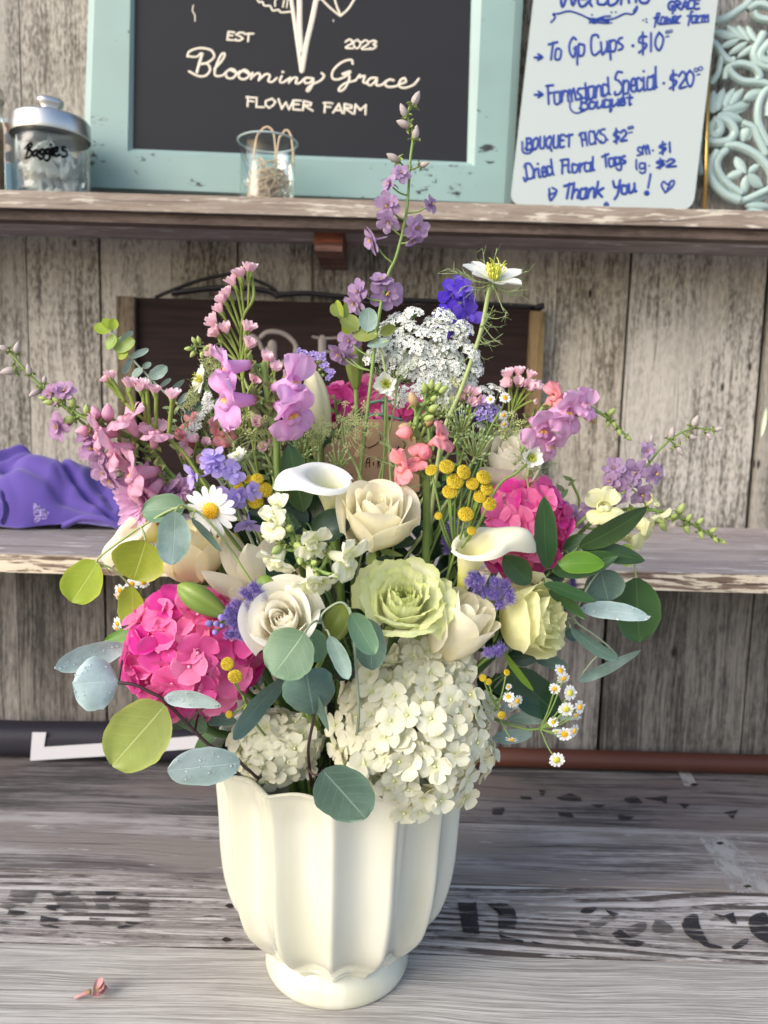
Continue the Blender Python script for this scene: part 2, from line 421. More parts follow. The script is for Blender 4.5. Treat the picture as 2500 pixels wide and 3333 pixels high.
# bench
bench = thing('bench', 'bottom plank shelf of ringed grey boards with black stencil letters under the vase', 'shelf', (0, .2, -.02))
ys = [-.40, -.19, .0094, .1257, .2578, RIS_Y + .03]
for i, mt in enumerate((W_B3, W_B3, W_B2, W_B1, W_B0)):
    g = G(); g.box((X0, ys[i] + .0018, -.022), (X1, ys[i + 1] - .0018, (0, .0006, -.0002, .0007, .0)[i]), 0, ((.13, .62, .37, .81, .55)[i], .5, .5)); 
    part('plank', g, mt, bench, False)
g = G(); g.box((X0, -.40, -.03), (X1, RIS_Y + .03, -.0235), 0); part('underside', g, GAP, bench, False)
# marks on the bench: stencil letters, fragments, whitewashed strip, nail heads
def ink(name, hexc, lo, hi, sc, amt=1.0):
    k = NT(name); oc = k.n('TexCoord').outputs['Object']; n1 = k.noise(k.vmul(oc, sc), 1, 5, .65)
    b = k.n('BsdfPrincipled', {'Base Color': hx(hexc), 'Roughness': .7}); tr = k.n('BsdfTransparent'); mx = k.n('MixShader')
    k.set(mx.inputs[0], k.math('MULTIPLY', k.ramp(n1, lo, hi), k.math('MULTIPLY', amt, k.ramp(k.math('ADD', k.sep(k.uv())[0], k.math('MULTIPLY', k.math('SUBTRACT', k.noise(oc, 220, 3), .5), .5)), -.12, .10)))); k.t.links.new(tr.outputs[0], mx.inputs[1]); k.t.links.new(b.outputs[0], mx.inputs[2]); k.t.links.new(mx.outputs[0], k.out.inputs[0]); return k.m
INK = ink('worn_stencil_ink', '#2a292d', .36, .52, (14, 190, 1), .92)
INK2 = ink('faded_stencil_ink', '#55504e', .38, .58, (14, 190, 1), .75)
WASH = ink('whitewash_strip', '#b9b7b4', .34, .60, (40, 22, 1), .7)
MARKS = [INK, INK2, WASH, plain('rusty_nail', '#2d2320', .8)]
MARKN = ['stencil_letter', 'faded_stencil', 'whitewash_strip', 'nail_head']
def floorpoly(_, pts, z, m=0):
    g = G()
    pts = [PZ(x, y, z) for x, y in pts]
    # fan around the centre so that concave outlines stay valid
    n = len(pts); c = sum(pts, V3()) / n
    g.add(pts + [c], [((i + 1) % n, i, n) for i in range(n)], [(0, 0)] * n + [(1, 0)], 0)
    part(MARKN[m], g, MARKS[m], bench, False)
def curvepoly(pts, k=5): 
    q = [V3((x, y, 0)) for x, y in pts]; q = q + [q[0]]
    return [(p.x, p.y) for p in cat(q, k)[:-1]]
def Zp(x, y): return (1400 + x * .663, 2850 + y * .663)   # helper for tracing letters
g = G(); z0 = .0013
floorpoly(g, [Zp(*q) for q in ((135, 130), (228, 130), (245, 290), (160, 280))], z0)
floorpoly(g, [Zp(*q) for q in ((20, 275), (340, 300), (330, 325), (105, 312), (10, 290))], z0 + .0001, 1)
floorpoly(g, [Zp(*q) for q in curvepoly(((275, 135), (385, 140), (425, 195), (415, 265), (375, 270), (335, 270), (330, 160)), 4)], z0)
floorpoly(g, [Zp(*q) for q in ((335, 285), (380, 300), (460, 318), (455, 330), (345, 315))], z0 + .0002)
floorpoly(g, [Zp(*q) for q in ((495, 320), (560, 333), (530, 337), (505, 330))], z0)
floorpoly(g, [Zp(*q) for q in curvepoly(((735, 180), (760, 158), (820, 155), (800, 180), (765, 188)), 4)], z0)
floorpoly(g, [Zp(*q) for q in ((860, 165), (930, 188), (900, 205), (868, 180))], z0)
floorpoly(g, [Zp(*q) for q in ((780, 235), (880, 190), (925, 205), (820, 262), (790, 250))], z0 + .0002, 1)
floorpoly(g, [Zp(*q) for q in curvepoly(((700, 270), (760, 268), (800, 310), (780, 335), (735, 320)), 4)], z0, 1)
floorpoly(g, [Zp(*q) for q in curvepoly(((890, 285), (935, 265), (1000, 310), (1058, 330), (1000, 350), (930, 320)), 4)], z0)
floorpoly(g, [Zp(*q) for q in curvepoly(((960, 255), (1050, 225), (1062, 260), (1000, 300), (965, 280)), 4)], z0 + .0001, 1)
floorpoly(g, [Zp(*q) for q in curvepoly(((1085, 255), (1110, 215), (1165, 230), (1200, 270), (1150, 290), (1100, 280)), 4)], z0, 1)
floorpoly(g, [Zp(*q) for q in curvepoly(((1232, 235), (1255, 200), (1310, 188), (1322, 235), (1345, 285), (1365, 335), (1300, 320), (1250, 280)), 5)], z0)
floorpoly(g, [Zp(*q) for q in curvepoly(((1310, 315), (1365, 330), (1435, 350), (1425, 360), (1350, 348)), 4)], z0 + .0002)
floorpoly(g, [Zp(*q) for q in ((1390, 185), (1440, 195), (1490, 180), (1510, 240), (1480, 235), (1455, 205), (1400, 196))], z0)
floorpoly(g, [Zp(*q) for q in curvepoly(((1478, 350), (1530, 315), (1562, 310), (1555, 335), (1500, 362)), 4)], z0)
floorpoly(g, [Zp(*q) for q in curvepoly(((1560, 235), (1580, 195), (1650, 180), (1665, 230), (1690, 300), (1720, 345), (1640, 325), (1580, 285)), 5)], z0)
def Zq(x, y): return (x * .4822, 2850 + y * .4822)
for poly_, mi in ((((330,103),(440,100),(487,122),(420,138),(350,130)),0), (((640,104),(800,108),(770,130),(650,132)),0), (((875,118),(985,125),(940,138)),0),
    (((60,230),(175,240),(160,262),(90,280),(40,270)),0), (((0,300),(60,310),(175,325),(170,338),(0,328)),0), (((275,270),(330,280),(400,290),(380,312),(268,308)),0), (((262,328),(340,330),(405,345),(395,357),(300,345)),0),
    (((605,275),(640,285),(712,290),(700,312),(600,300)),0), (((580,320),(640,325),(700,330),(680,345),(590,335)),1), (((850,308),(950,318),(900,330),(845,322)),0), (((780,345),(850,332),(905,340),(800,360)),0),
    (((288,215),(330,195),(415,200),(375,222),(385,240),(340,235)),0), (((160,183),(215,175),(205,198)),0), (((630,225),(740,245),(720,262),(640,240)),1), (((735,150),(790,140),(765,168)),0), (((930,160),(1010,155),(1000,190),(940,180)),1),
    (((75,96),(255,100),(205,200),(120,180),(40,165)),1), (((355,140),(520,135),(580,190),(600,260),(460,250),(400,220)),1), (((0,175),(150,180),(60,230),(0,215)),1), (((620,150),(720,140),(740,240),(660,225)),1), (((760,180),(900,150),(1010,190),(1000,285),(880,240)),1)):
    floorpoly(g, [Zq(*q) for q in poly_], z0 + (.0002 if mi == 0 else 0), mi)
def Zr(x, y): return (1600 + x * .5425, 2500 + y * .5425)
for poly_ in (((165,168),(240,172),(240,188),(180,186)), ((285,130),(325,132),(310,168),(290,160)), ((385,178),(470,150),(540,178),(540,200),(420,192)), ((0,240),(80,235),(65,280),(5,280)), ((800,175),(870,165),(910,212),(830,218),(795,195)), ((910,180),(1055,165),(1050,215),(1020,200)), ((760,275),(860,295),(820,312),(760,305)), ((395,265),(480,268),(495,298),(410,292)), ((1390,265),(1480,250),(1450,305)), ((590,215),(690,220),(640,240)), ((1120,210),(1190,215),(1160,245))):
    floorpoly(g, [Zr(*q) for q in poly_], z0)
floorpoly(g, [Zr(*q) for q in ((1240, 412), (1490, 408), (1650, 655), (1700, 760), (1440, 745))], z0, 2)
floorpoly(g, [Zr(*q) for q in ((1110, 0), (1180, 0), (1240, 105), (1160, 110))], z0, 2)
for x, y in ((1370, 450), (1535, 708), (1215, 98)): floorpoly(g, [Zr(x + a, y + b) for a, b in curvepoly(((-26, 0), (0, -9), (26, 0), (0, 10)), 3)], z0 + .0004, 3)
for x, y in ((735, 3058), (747, 2948)): floorpoly(g, [(x + a, y + b) for a, b in curvepoly(((-15, 0), (0, -8), (16, 0), (0, 8)), 3)], z0 + .0004, 3)
# unseen ground in front of the stand, added to bounce light up
g = G(); g.add([(-60, -60, -.78), (60, -60, -.78), (60, 60, -.78), (-60, 60, -.78)], [(0, 1, 2, 3)], [(0, 0), (1, 0), (1, 1), (0, 1)])
o = bpy.data.objects.new('ground', g.mesh('ground', plain('pale_gravel', '#a39b90', .9, nscale=40, bumpk=.4))); COL.objects.link(o); o['kind'] = 'structure'
# ---------------------------------------------------------------- strokes (painted and written lines)
def stroke(g, pts, wpx, Y, m=0, k=5, dz=.0007, taper=True):
    """a painted line traced in photograph pixels; Y is a depth or a function of the pixel"""
    if isinstance(g, tuple) and g[0] == 'handwriting': wpx *= 1.2
    if isinstance(g, tuple):
        h = G(); stroke(h, pts, wpx, Y, 0, k, dz); part(g[0], h, g[1], g[2]); return
    if len(pts) == 1: pts = [(pts[0][0] - .5, pts[0][1]), (pts[0][0] + .5, pts[0][1])]
    q = [V3((x, y, 0)) for x, y in pts]
    q = cat(q, k) if len(q) > 2 else [q[0], q[1]]
    d0 = (q[1] - q[0]); d0 = d0.normalized() if d0.length > 1e-6 else V3((1, 0, 0))
    d1 = (q[-1] - q[-2]); d1 = d1.normalized() if d1.length > 1e-6 else V3((1, 0, 0))
    hw = wpx / 2
    q = [q[0] - d0 * hw * .95, q[0] - d0 * hw * .6] + q + [q[-1] + d1 * hw * .6, q[-1] + d1 * hw * .95]
    L = len(q); ws = [.3, .8] + [1] * (L - 4) + [.8, .3]
    vs, uv, fs = [], [], []; jit = random.random() * 1e-4
    for i, p in enumerate(q):
        t = q[min(i + 1, L - 1)] - q[max(i - 1, 0)]
        t = t.normalized() if t.length > 1e-6 else V3((1, 0, 0)); nn = V3((-t.y, t.x, 0))
        for o, dd in ((-1, -.0003), (-.75, dz * .8), (0, dz), (.75, dz * .8), (1, -.0003)):
            c = p + nn * (o * hw * ws[i]); yy = Y(c.x, c.y) if callable(Y) else Y
            vs.append(P(c.x, c.y, yy - dd - jit - i * 2e-7)); uv.append((o, i / L))
    for i in range(L - 1):
        for j in range(4): a = i * 5 + j; fs.append((a, a + 1, a + 6, a + 5))
    g.add(vs, fs, uv, m)

GL = {  # one-line letters: strokes as x,y pairs, y upward, 0 = baseline, 4 = lower-case height, 7 = capital height
'a': (4.4, "40 44 24 04 00 30 43|44 40 50"), 'b': (4.2, "07 00|02 14 34 42 30 10 00"), 'c': (3.6, "33 24 04 01 10 30 41"), 'd': (4.6, "43 24 04 00 20 41|47 41 50"),
'e': (3.8, "02 32 34 14 02 10 30 41"), 'f': (3.6, "47 37 26 2-2|04 44"), 'g': (4.4, "43 24 04 01 20 42|44 4-2 2-3 0-2"), 'h': (4.2, "07 00|02 24 43 40"), 'i': (1.8, "04 00 10|06"),
'k': (4, "07 00|44 02|12 40"), 'l': (2, "07 01 10"), 'm': (6, "04 00|02 14 24 30|32 44 54 60"), 'n': (4.2, "04 00|02 14 34 40"), 'o': (4.2, "24 04 00 30 43 24"),
'p': (4.2, "04 0-3|03 24 43 30 00"), 'q': (4.2, "43 24 04 00 30 42|44 4-3 5-2"), 'r': (3.2, "04 00|02 24 34"), 's': (3.2, "34 14 03 12 31 20 00"), 't': (3.2, "26 20 30|04 44"),
'u': (4.4, "04 00 20 42|44 40 50"), 'y': (4.4, "04 01 20 42|44 3-2 1-3 0-2"), 'w': (5.4, "04 10 33 50 64"),
'T': (5, "06 67|37 30"), 'G': (5.4, "56 37 05 02 20 42 43|33 53 4-3"), 'C': (5, "56 47 17 04 01 20 51"), 'F': (4.6, "07 37 57|17 10|14 44"), 'S': (4.6, "57 27 05 34 52 30 00 01"),
'B': (5, "07 00|07 37 46 34 04|34 52 40 00 -11"), 'P': (4.8, "-16 07 47 55 43 14|17 10"), 'D': (5.4, "07 00|-16 17 47 63 40 00 -2-1 -31"), 'W': (7, "07 20 45 60 87"), 'Y': (5, "07 14 44 57|44 30 1-2"),
'R': (5, "00 07 46 44 04 50"), 'A': (5, "00 37 50|12 42"), 'E': (4.4, "47 07 00 40|04 34"), 'H': (5, "07 00|57 50|04 54"), 'O': (5.6, "37 05 02 20 42 55 37"), 'L': (4, "07 00 40"), 'M': (6, "00 07 33 67 60"),
'Q': (5.8, "37 05 02 20 42 55 37|31 5-2"), 'U': (5, "07 01 20 41 47"), 'I': (2, "07 00"), 'K': (5, "07 00|57 03|23 50"), '0': (4.2, "27 05 02 20 42 45 27"), '1': (2.4, "17 10"), '2': (4.4, "05 27 46 44 00 50"),
'3': (4.2, "06 27 46 24 43 31 10 01"), '$': (4.6, "46 16 04 43 31 00|28 2-1"), '!': (2, "18 12|10"), '-': (3, "03 23"), '.': (1.6, "00"), '*': (4, "13 33|24 42 20"), '>': (4, "02 42|24 42 20"), '"': (3, "06 26|04 24")}
def glyph(ch):
    wd, src = GL[ch]; out = []
    for st in src.split('|'):
        pts = []
        for tok in st.split():
            n = []; i = 0
            while i < len(tok):
                if tok[i] == '-': n.append(-int(tok[i + 1])); i += 2
                else: n.append(int(tok[i])); i += 1
            pts.append((n[0], n[1]))
        out.append(pts)
    return wd, out
def write(g, text, x0, y0, x1, y1, cap, wpx, Y, slant=.12, m=0, wob=.25, straight=False):
    if isinstance(g, tuple):
        if g[0] == 'handwriting': wpx *= 1.2
        h = G(); write(h, text, x0, y0, x1, y1, cap, wpx, Y, slant, 0, wob, straight); part(g[0], h, g[1], g[2]); return
    adv = sum((GL[c][0] + 1.0) if c in GL else 3.0 for c in text) - 1.0
    sx = math.hypot(x1 - x0, y1 - y0) / adv; sy = cap / 7; ux, uy = (x1 - x0), (y1 - y0); l = math.hypot(ux, uy); ux /= l; uy /= l
    pen = 0
    for c in text:
        if c not in GL: pen += 3; continue
        wd, sts = glyph(c)
        for st in sts:
            pts = []
            for a, b in st:
                a2 = (pen + a + rs(wob)) * sx + (b * sy) * slant; b2 = (b + rs(wob)) * sy
                pts.append((x0 + ux * a2 + uy * b2, y0 + uy * a2 - ux * b2))
            if straight and len(pts) > 2:
                for p, q in zip(pts, pts[1:]): stroke(g, [p, q], wpx, Y, m)
            else: stroke(g, pts, wpx, Y, m)
        pen += wd + 1.0

# ---------------------------------------------------------------- vase
CERAMIC = NT('cream_glazed_ceramic')
_oc = CERAMIC.n('TexCoord').outputs['Object']
_c = CERAMIC.mix(CERAMIC.ramp(CERAMIC.noise(CERAMIC.vmul(_oc, (26, 26, 4)), 1, 4), .36, .66), hx('#cbcab4'), hx('#d6d5c6'))
CERAMIC.bsdf(_c, .10, CERAMIC.bump(CERAMIC.noise(CERAMIC.vmul(_oc, (30, 30, 12)), 1, 3), .06, .001), 0, None, .5, Coat_Weight=.7, Coat_Roughness=.05)
VH = .2215; ZS = VH / .2335
def vprof(t):
    pts = [(.055, .018), (.066, .0275), (.0728, .036), (.0862, .050), (.1000, .070), (.1082, .098), (.1125, .13), (.1145, .17), (.1175, .205), (.122, .2265), (.1235, .2335)]
    pts = [(a, b * ZS) for a, b in pts]
    pts = cat([(a, 0, b) for a, b in pts], 5); i = t * (len(pts) - 1); j = min(int(i), len(pts) - 2); return pts[j].lerp(pts[j + 1], i - j)
def vr(a, amp): 
    s = abs(math.sin(7 * (a + PI / 2))); s = math.sqrt(s * s + .012)
    return 1 - amp * (s ** .85)
vase = thing('vase', 'cream glazed ceramic vase with scalloped rim, fluted panels and a round foot', 'vase', (0, 0, 0))
g = G(); NA = 280
def vout(u, v):
    a = 2 * PI * u; p = vprof(v); amp = .105 * min(1, v * 6 + .5)
    lip0 = max(0, (v - .80) / .20); k = vr(a, amp * (1 - .45 * lip0)); s = abs(math.sin(7 * (a + PI / 2)))
    lip = max(0, (v - .86) / .14); zz = p.z + lip * .0045 * (s - .5) - (1 - min(1, v * 12)) * .010 * (1 - s)
    return (p.x * k * math.cos(a), p.x * k * math.sin(a), zz)
def vin(u, v):
    x, y, z = vout(u, 1 - v * .62); r = math.hypot(x, y); d = min(.0048, .0048 * (v * 14)); zz = z + (.0022 if 0 < v < .06 else 0)
    return (x * (r - d) / r, y * (r - d) / r, zz)
g.grid(vout, NA, 60, 0); g.grid(vin, NA, 40, 0)
part('bowl', g, CERAMIC, vase)
g = G(); g.lathe([(.0001, .0005), (.0655, .0005), (.0682, .003), (.0690, .008), (.0668, .017), (.0628, .024), (.060, .030), (.0001, .031)], 96); part('foot', g, CERAMIC, vase)

# ---------------------------------------------------------------- framed chalkboard sign
def chipped(name, col, chipc, lo=.66, sc=(30, 60, 60), rough=.45):
    k = NT(name); oc = k.n('TexCoord').outputs['Object']
    n = k.noise(k.vmul(oc, sc), 1, 6, .7); n2 = k.noise(oc, 7, 3)
    base = k.n('HueSaturation', {'Value': k.math('ADD', .85, k.math('MULTIPLY', n2, .3)), 'Color': hx(col)}).outputs[0]
    mk = k.ramp(k.math('ADD', n, k.math('MULTIPLY', k.math('SUBTRACT', n2, .5), .35)), lo, lo + .03)
    return k.bsdf(k.mix(mk, base, hx(chipc)), rough, k.bump(k.math('ADD', k.math('MULTIPLY', mk, -1), k.noise(k.vmul(oc, (8, 8, 90)), 1, 3)), .25, .001))
TURQ = chipped('turquoise_paint', '#86a19c', '#2a3030', .635)
TURQ2 = chipped('pale_turquoise_edge', '#8fa8a4', '#33393a', .72)
CHALK = plain('slate_chalkboard', '#222429', .75, nscale=9, namt=.12, spec=.3)
CREAMP = plain('cream_paint_line', '#ded5c3', .6)
FY = .742
sign = thing('framed_sign', 'chalkboard sign in chipped turquoise frame with cream flower farm lettering', 'sign', P(980, 650, FY))
def ln(p, q, y): return (p[0] + (q[0] - p[0]) * (y - p[1]) / (q[1] - p[1]), y)
TOP = -900
oL, oR = ln((268, 606), (288, 0), TOP), ln((1665, 668), (1703, 0), TOP)
out_ = [(268, 612), (1665, 668), oR, oL]
i1 = [(415, 494), (1545, 540), ln((1545, 540), (1568, 0), TOP + 150), ln((415, 494), (424, 0), TOP + 150)]
i2 = [(433, 484), (1519, 527), ln((1519, 527), (1533, 0), TOP + 170), ln((433, 484), (440, 0), TOP + 170)]
def ring(g, A, B, y, yb, m=0):
    n = len(A); a = [P(*q, y) for q in A]; b = [P(*q, yb) for q in B]
    g.add(a + b, [(i, (i + 1) % n, (i + 1) % n + n, i + n) for i in range(n)], [(p.x, p.z) for p in a + b], m)
o2 = [(286, 608), (1640, 662), (oR[0] - 26, oR[1]), (oL[0] + 22, oL[1])]
g = G(); back = [(P(*q, FY) + V3((0, .028, 0))) for q in out_]
f_ = [P(*q, FY) for q in out_]
g.add(f_ + back, [((i + 1) % 4, i, i + 4, (i + 1) % 4 + 4) for i in range(4)], [(p.x, p.z) for p in f_ + back], 0)
ring(g, out_, o2, FY, FY - .006, 1); ring(g, o2, i1, FY - .006, FY - .006, 0); ring(g, i1, i2, FY - .0055, FY + .004, 1)
part('frame', g, [TURQ, TURQ2], sign, False)
g = G(); g.prism([P(*q, FY + .003) for q in i2], [P(*q, FY + .003) + V3((0, .012, 0)) for q in i2]); part('chalkboard', g, CHALK, sign, False)
BY = FY + .0028
def S1(x, y): return (580 + x * .4943, y * .4943)
g = G()
for st, wd in ((((60,370),(120,375),(150,350)), 7), (((62,372),(75,340),(140,318),(215,330),(238,375),(190,415),(135,425)), 8), (((160,355),(140,420),(125,475)), 10), (((135,425),(190,420),(212,460),(180,500),(130,500),(72,470)), 8)): stroke(g, [S1(*q) for q in st], wd, BY)
for st in (((240,455),(290,400),(308,360),(290,355),(265,400),(242,470),(250,500),(290,498),(320,475)), ((345,455),(315,480),(325,512),(360,515),(385,485),(365,458),(345,460),(390,480),(410,470)),
           ((430,462),(400,490),(410,518),(445,520),(470,492),(450,465),(430,465),(475,490),(490,485)), ((490,480),(480,520)), ((482,515),(520,484),(540,492),(532,528)), ((535,525),(580,489),(605,500),(595,532),(620,540),(650,515)),
           ((683,502),(670,535),(692,543),(738,512)), ((740,512),(730,545)), ((732,540),(765,512),(785,518),(775,545),(800,548),(830,520)),
           ((880,515),(840,515),(835,545),(870,545),(890,515),(885,560),(860,600),(850,590),(880,560),(940,530),(962,500),(945,482)),
           'W', ((1150,420),(1140,395),(1080,410),(1025,460),(1015,510),(1050,525),(1110,500),(1135,470),(1080,490),(1120,490),(1128,520),(1100,580),(1070,600),(1060,585),(1100,550),(1170,530)),
           ((1170,530),(1200,490),(1195,510),(1230,500),(1220,540),(1250,550)), ((1310,515),(1270,515),(1245,545),(1270,562),(1310,525),(1305,560),(1340,560),(1370,535)),
           ((1420,530),(1390,525),(1365,550),(1380,572),(1430,570),(1460,555)), ((1460,555),(1500,540),(1490,515),(1465,530),(1455,565),(1490,580),(1550,560),(1585,520))):
    if st == 'W': stroke(g, [S1(690, 475)], 9, BY); part('script_word', g, CREAMP, sign); g = G()
    else: stroke(g, [S1(*q) for q in st], 8, BY)
part('script_word', g, CREAMP, sign)
g = ('block_word', CREAMP, sign); write(g, 'EST', *S1(325, 262), *S1(480, 274), 26, 7, BY, .05, 0, .1, True); write(g, '2023', *S1(1102, 316), *S1(1306, 326), 28, 7, BY, .0, 0, .1)
write(g, 'FLOWER', *S1(445, 700), *S1(885, 730), 30, 7, BY, .0, 0, .15, True); write(g, 'FARM', *S1(955, 738), *S1(1235, 752), 30, 7, BY, 0, 0, .15, True)
g = ('painted_stem', CREAMP, sign)
for st, wd in ((((740,-40),(775,200),(812,460)), 13), (((800,-40),(800,170),(808,330)), 17), (((915,-30),(880,140),(845,290),(815,465)), 17), (((758,60),(782,250)), 9), (((520,-10),(535,15),(555,12),(570,38),(605,40),(625,70),(660,65),(680,82),(740,78)), 7),
    (((640,40),(640,5),(665,-20)), 6), (((690,45),(700,0)), 6), (((715,50),(722,0)), 5), (((940,-10),(1000,50),(1060,100)), 7), (((1070,105),(1120,60),(1165,-10)), 8), (((1070,100),(1045,40),(1030,-10)), 7), (((925,0),(945,-20)), 6), (((100,35),(95,70),(110,100),(112,138)), 4), (((1020,128),(1024,142)), 3)):
    stroke(g, [S1(*q) for q in st], wd, BY)

# ---------------------------------------------------------------- white glass price board
WB = NT('white_glass_board'); WB.bsdf(hx('#b4bdba'), .12, None, 0, None, .5)
BLUEINK = plain('blue_marker', '#0e348c', .5)
WY = .715
wbt = thing('price_board', 'white glass board with handwritten blue price list, leaning by the lattice', 'sign', P(1960, 675, WY))
def rounded(c, r=34, k=6):
    out = []
    n = len(c)
    for i in range(n):
        p, a, b = V3(c[i]), V3(c[i - 1]), V3(c[(i + 1) % n])
        da, db = (a - p).normalized(), (b - p).normalized(); s, e = p + da * r, p + db * r
        for j in range(k + 1): t = j / k; out.append(s * (1 - t) ** 2 + p * 2 * t * (1 - t) + e * t * t)
    return out
corn = [(1660, 668, 0), (2256, 684, 0), (2256 + 79 * 1.35, -216, 0), (1660 + 76 * 1.35, -226, 0)]
oc_ = rounded(corn, 46); g = G()
fr = [P(p.x, p.y, WY) for p in oc_]; bk = [p + V3((0, .006, 0)) for p in fr]; g.prism(fr, bk); part('glass_panel', g, WB.m, wbt, False)
def W1(x, y): return (1680 + x * .3978, y * .3978)
def W2(x, y): return (1660 + x * .3978, 360 + y * .3978)
wy = WY - .0003; g = ('handwriting', BLUEINK, wbt)
write(g, 'Welcome', 1815, 22, 2110, 6, 75, 8, wy, .15)
for st in (((285,180),(320,140),(300,115),(350,110),(430,90),(520,115),(600,150),(700,160),(800,150),(890,110),(950,115),(985,80),(990,50),(960,90)), ((600,185),(700,140),(770,130)), ((620,150),(760,175)), ((640,180),(740,190)), ((590,150),(640,190),(700,150),(760,190))):
    stroke(g, [W1(*q) for q in st], 5.5, wy)
for q in ((620,120),(780,100),(815,98),(780,185),(1040,165),(1065,155),(1068,180),(1145,545)): stroke(g, [W1(*q)], 5, wy)
write(g, 'GRACE', *W1(1245, 80), *W1(1500, 68), 28, 7, wy, .1, 0, .1)
write(g, 'flower', *W1(1120, 195), *W1(1340, 180), 34, 6, wy, .25); write(g, 'farm', *W1(1395, 182), *W1(1570, 172), 34, 6, wy, .25)
stroke(g, [W1(1170, 200), W1(1340, 186)], 4, wy); stroke(g, [W1(1440, 190), W1(1560, 176)], 4, wy)
for a, b in (((150, 470), (165, 770)),): pass
for x, y in ((180, 470), (182, 775)):
    stroke(g, [W1(x - 30, y), W1(x + 35, y - 3)], 7, wy); stroke(g, [W1(x, y - 28), W1(x + 35, y - 3), W1(x - 2, y + 22)], 6, wy)
write(g, 'To', *W1(255, 490), *W1(365, 480), 56, 7, wy, .2); write(g, 'Go', *W1(445, 470), *W1(565, 440), 60, 7, wy, .15); write(g, 'Cups', *W1(620, 455), *W1(880, 395), 62, 7, wy, .15)
stroke(g, [W1(955, 373)], 9, wy); write(g, '$10', *W1(1005, 425), *W1(1200, 405), 56, 7, wy, .12); write(g, '00', *W1(1225, 275), *W1(1280, 262), 9, 3, wy); stroke(g, [W1(1225, 300), W1(1250, 295)], 4, wy)
write(g, 'Farmstand', *W1(255, 850), *W1(765, 775), 58, 7, wy, .1); write(g, 'Special', *W1(810, 770), *W1(1165, 715), 68, 7, wy, .15); stroke(g, [W1(1208, 680)], 8, wy)
write(g, '$20', *W1(1260, 725), *W1(1450, 705), 52, 7, wy, .12); write(g, '00', *W1(1460, 590), *W1(1528, 570), 12, 3.5, wy); stroke(g, [W1(1480, 612), W1(1505, 606)], 4, wy)
write(g, 'Bouquet', *W1(530, 895), *W1(940, 850), 36, 7, wy, .15); stroke(g, [W1(440, 830), W1(445, 890), W1(490, 925), W1(560, 905)], 5, wy)
write(g, 'BOUQUET', *W2(135, 322), *W2(500, 290), 38, 7, wy, .1); stroke(g, [W2(100, 255), W2(105, 335), W2(150, 350), W2(185, 325)], 6, wy); pass
write(g, 'PICKS', *W2(585, 292), *W2(785, 256), 42, 6, wy, .05, 0, .1); stroke(g, [W2(798, 238)], 6, wy)
write(g, '$2', *W2(850, 255), *W2(950, 245), 36, 7, wy, .1); write(g, '00', *W2(965, 155), *W2(1010, 145), 9, 3.5, wy); stroke(g, [W2(968, 182), W2(1000, 175)], 4, wy)
write(g, 'Dried', *W2(140, 560), *W2(355, 520), 48, 7, wy, .05); write(g, 'Floral', *W2(415, 515), *W2(700, 485), 44, 7, wy, .1); write(g, 'Tags', *W2(760, 462), *W2(950, 430), 40, 7, wy, .05)
write(g, 'sm', *W2(1045, 365), *W2(1145, 350), 44, 6, wy, .1); stroke(g, [W2(1170, 325)], 6, wy); write(g, '$1', *W2(1225, 345), *W2(1325, 335), 30, 7, wy, .1)
write(g, 'lg', *W2(1030, 480), *W2(1110, 475), 32, 6, wy, .1); stroke(g, [W2(1140, 450)], 5, wy); write(g, '$2', *W2(1200, 465), *W2(1345, 455), 24, 7, wy, .1)
stroke(g, [W2(315, 690), W2(385, 660), W2(345, 630)], 6, wy); stroke(g, [W2(320, 640), W2(330, 735), W2(375, 680)], 7, wy)
write(g, 'Thank', *W2(430, 718), *W2(750, 705), 48, 8, wy, .2); write(g, 'You', *W2(845, 690), *W2(1025, 660), 44, 8, wy, .15)
stroke(g, [W2(1150, 520), W2(1130, 630)], 7, wy); stroke(g, [W2(1118, 675)], 16, wy)
stroke(g, [W2(q, r) for q, r in ((1270, 670), (1240, 610), (1260, 580), (1290, 605), (1320, 575), (1345, 580), (1325, 625), (1270, 670))], 6, wy); stroke(g, [W2(1285, 640), W2(1310, 610)], 5, wy); stroke(g, [W2(770, 770), W2(790, 750), W2(805, 772), W2(775, 772)], 5, wy)
# gold rod
g = G(); a, b, c = P(2307, 205, .735), P(2298, 520, .735), P(2292, 690, .735)
g.tube([a, b, P(2292, 688, .735)], .0042, .0036, 10); solo('gold_rod', g, plain('polished_gold', '#d9b065', .22, 1), 'slim gold rod standing between the price board and carved lattice', 'rod')

# ---------------------------------------------------------------- carved lattice panel
LAT = chipped('mint_carved_paint', '#a8bdb8', '#6e7f7c', .7)
LY = .755
lat = thing('carved_lattice', 'pale mint carved wooden lattice panel of leaves and scrolls', 'wall decor', P(2420, 690, LY))
def L1(x, y): return (2200 + x * .3165, y * .3165)
g = G()
def scroll(pts, w, k=8): 
    q = [V3((x, y, 0)) for x, y in pts]; q = cat(q, k)
    for off, rr in ((0, w),):
        g.tube([P(*L1(p.x, p.y), LY) for p in q], rr, rr, 8, flat=1)
    g.tube([P(*L1(p.x, p.y), LY - w * .55) for p in q], w * .45, w * .45, 6)
S_ = .0068
scroll([(400, 225), (520, 185), (640, 110), (740, 40), (790, -60)], S_); scroll([(740, 90), (840, 50), (950, 70), (1080, 140)], S_); scroll([(790, 130), (850, 190), (960, 215), (1080, 260)], S_)
scroll([(360, 430), (420, 480), (470, 560), (540, 630), (600, 620)], S_); scroll([(470, 560), (455, 650), (430, 760), (360, 860)], S_ * .8); scroll([(530, 690), (590, 780), (700, 840), (860, 850), (980, 880)], S_); scroll([(560, 670), (680, 660), (800, 700), (860, 780), (830, 830)], S_)
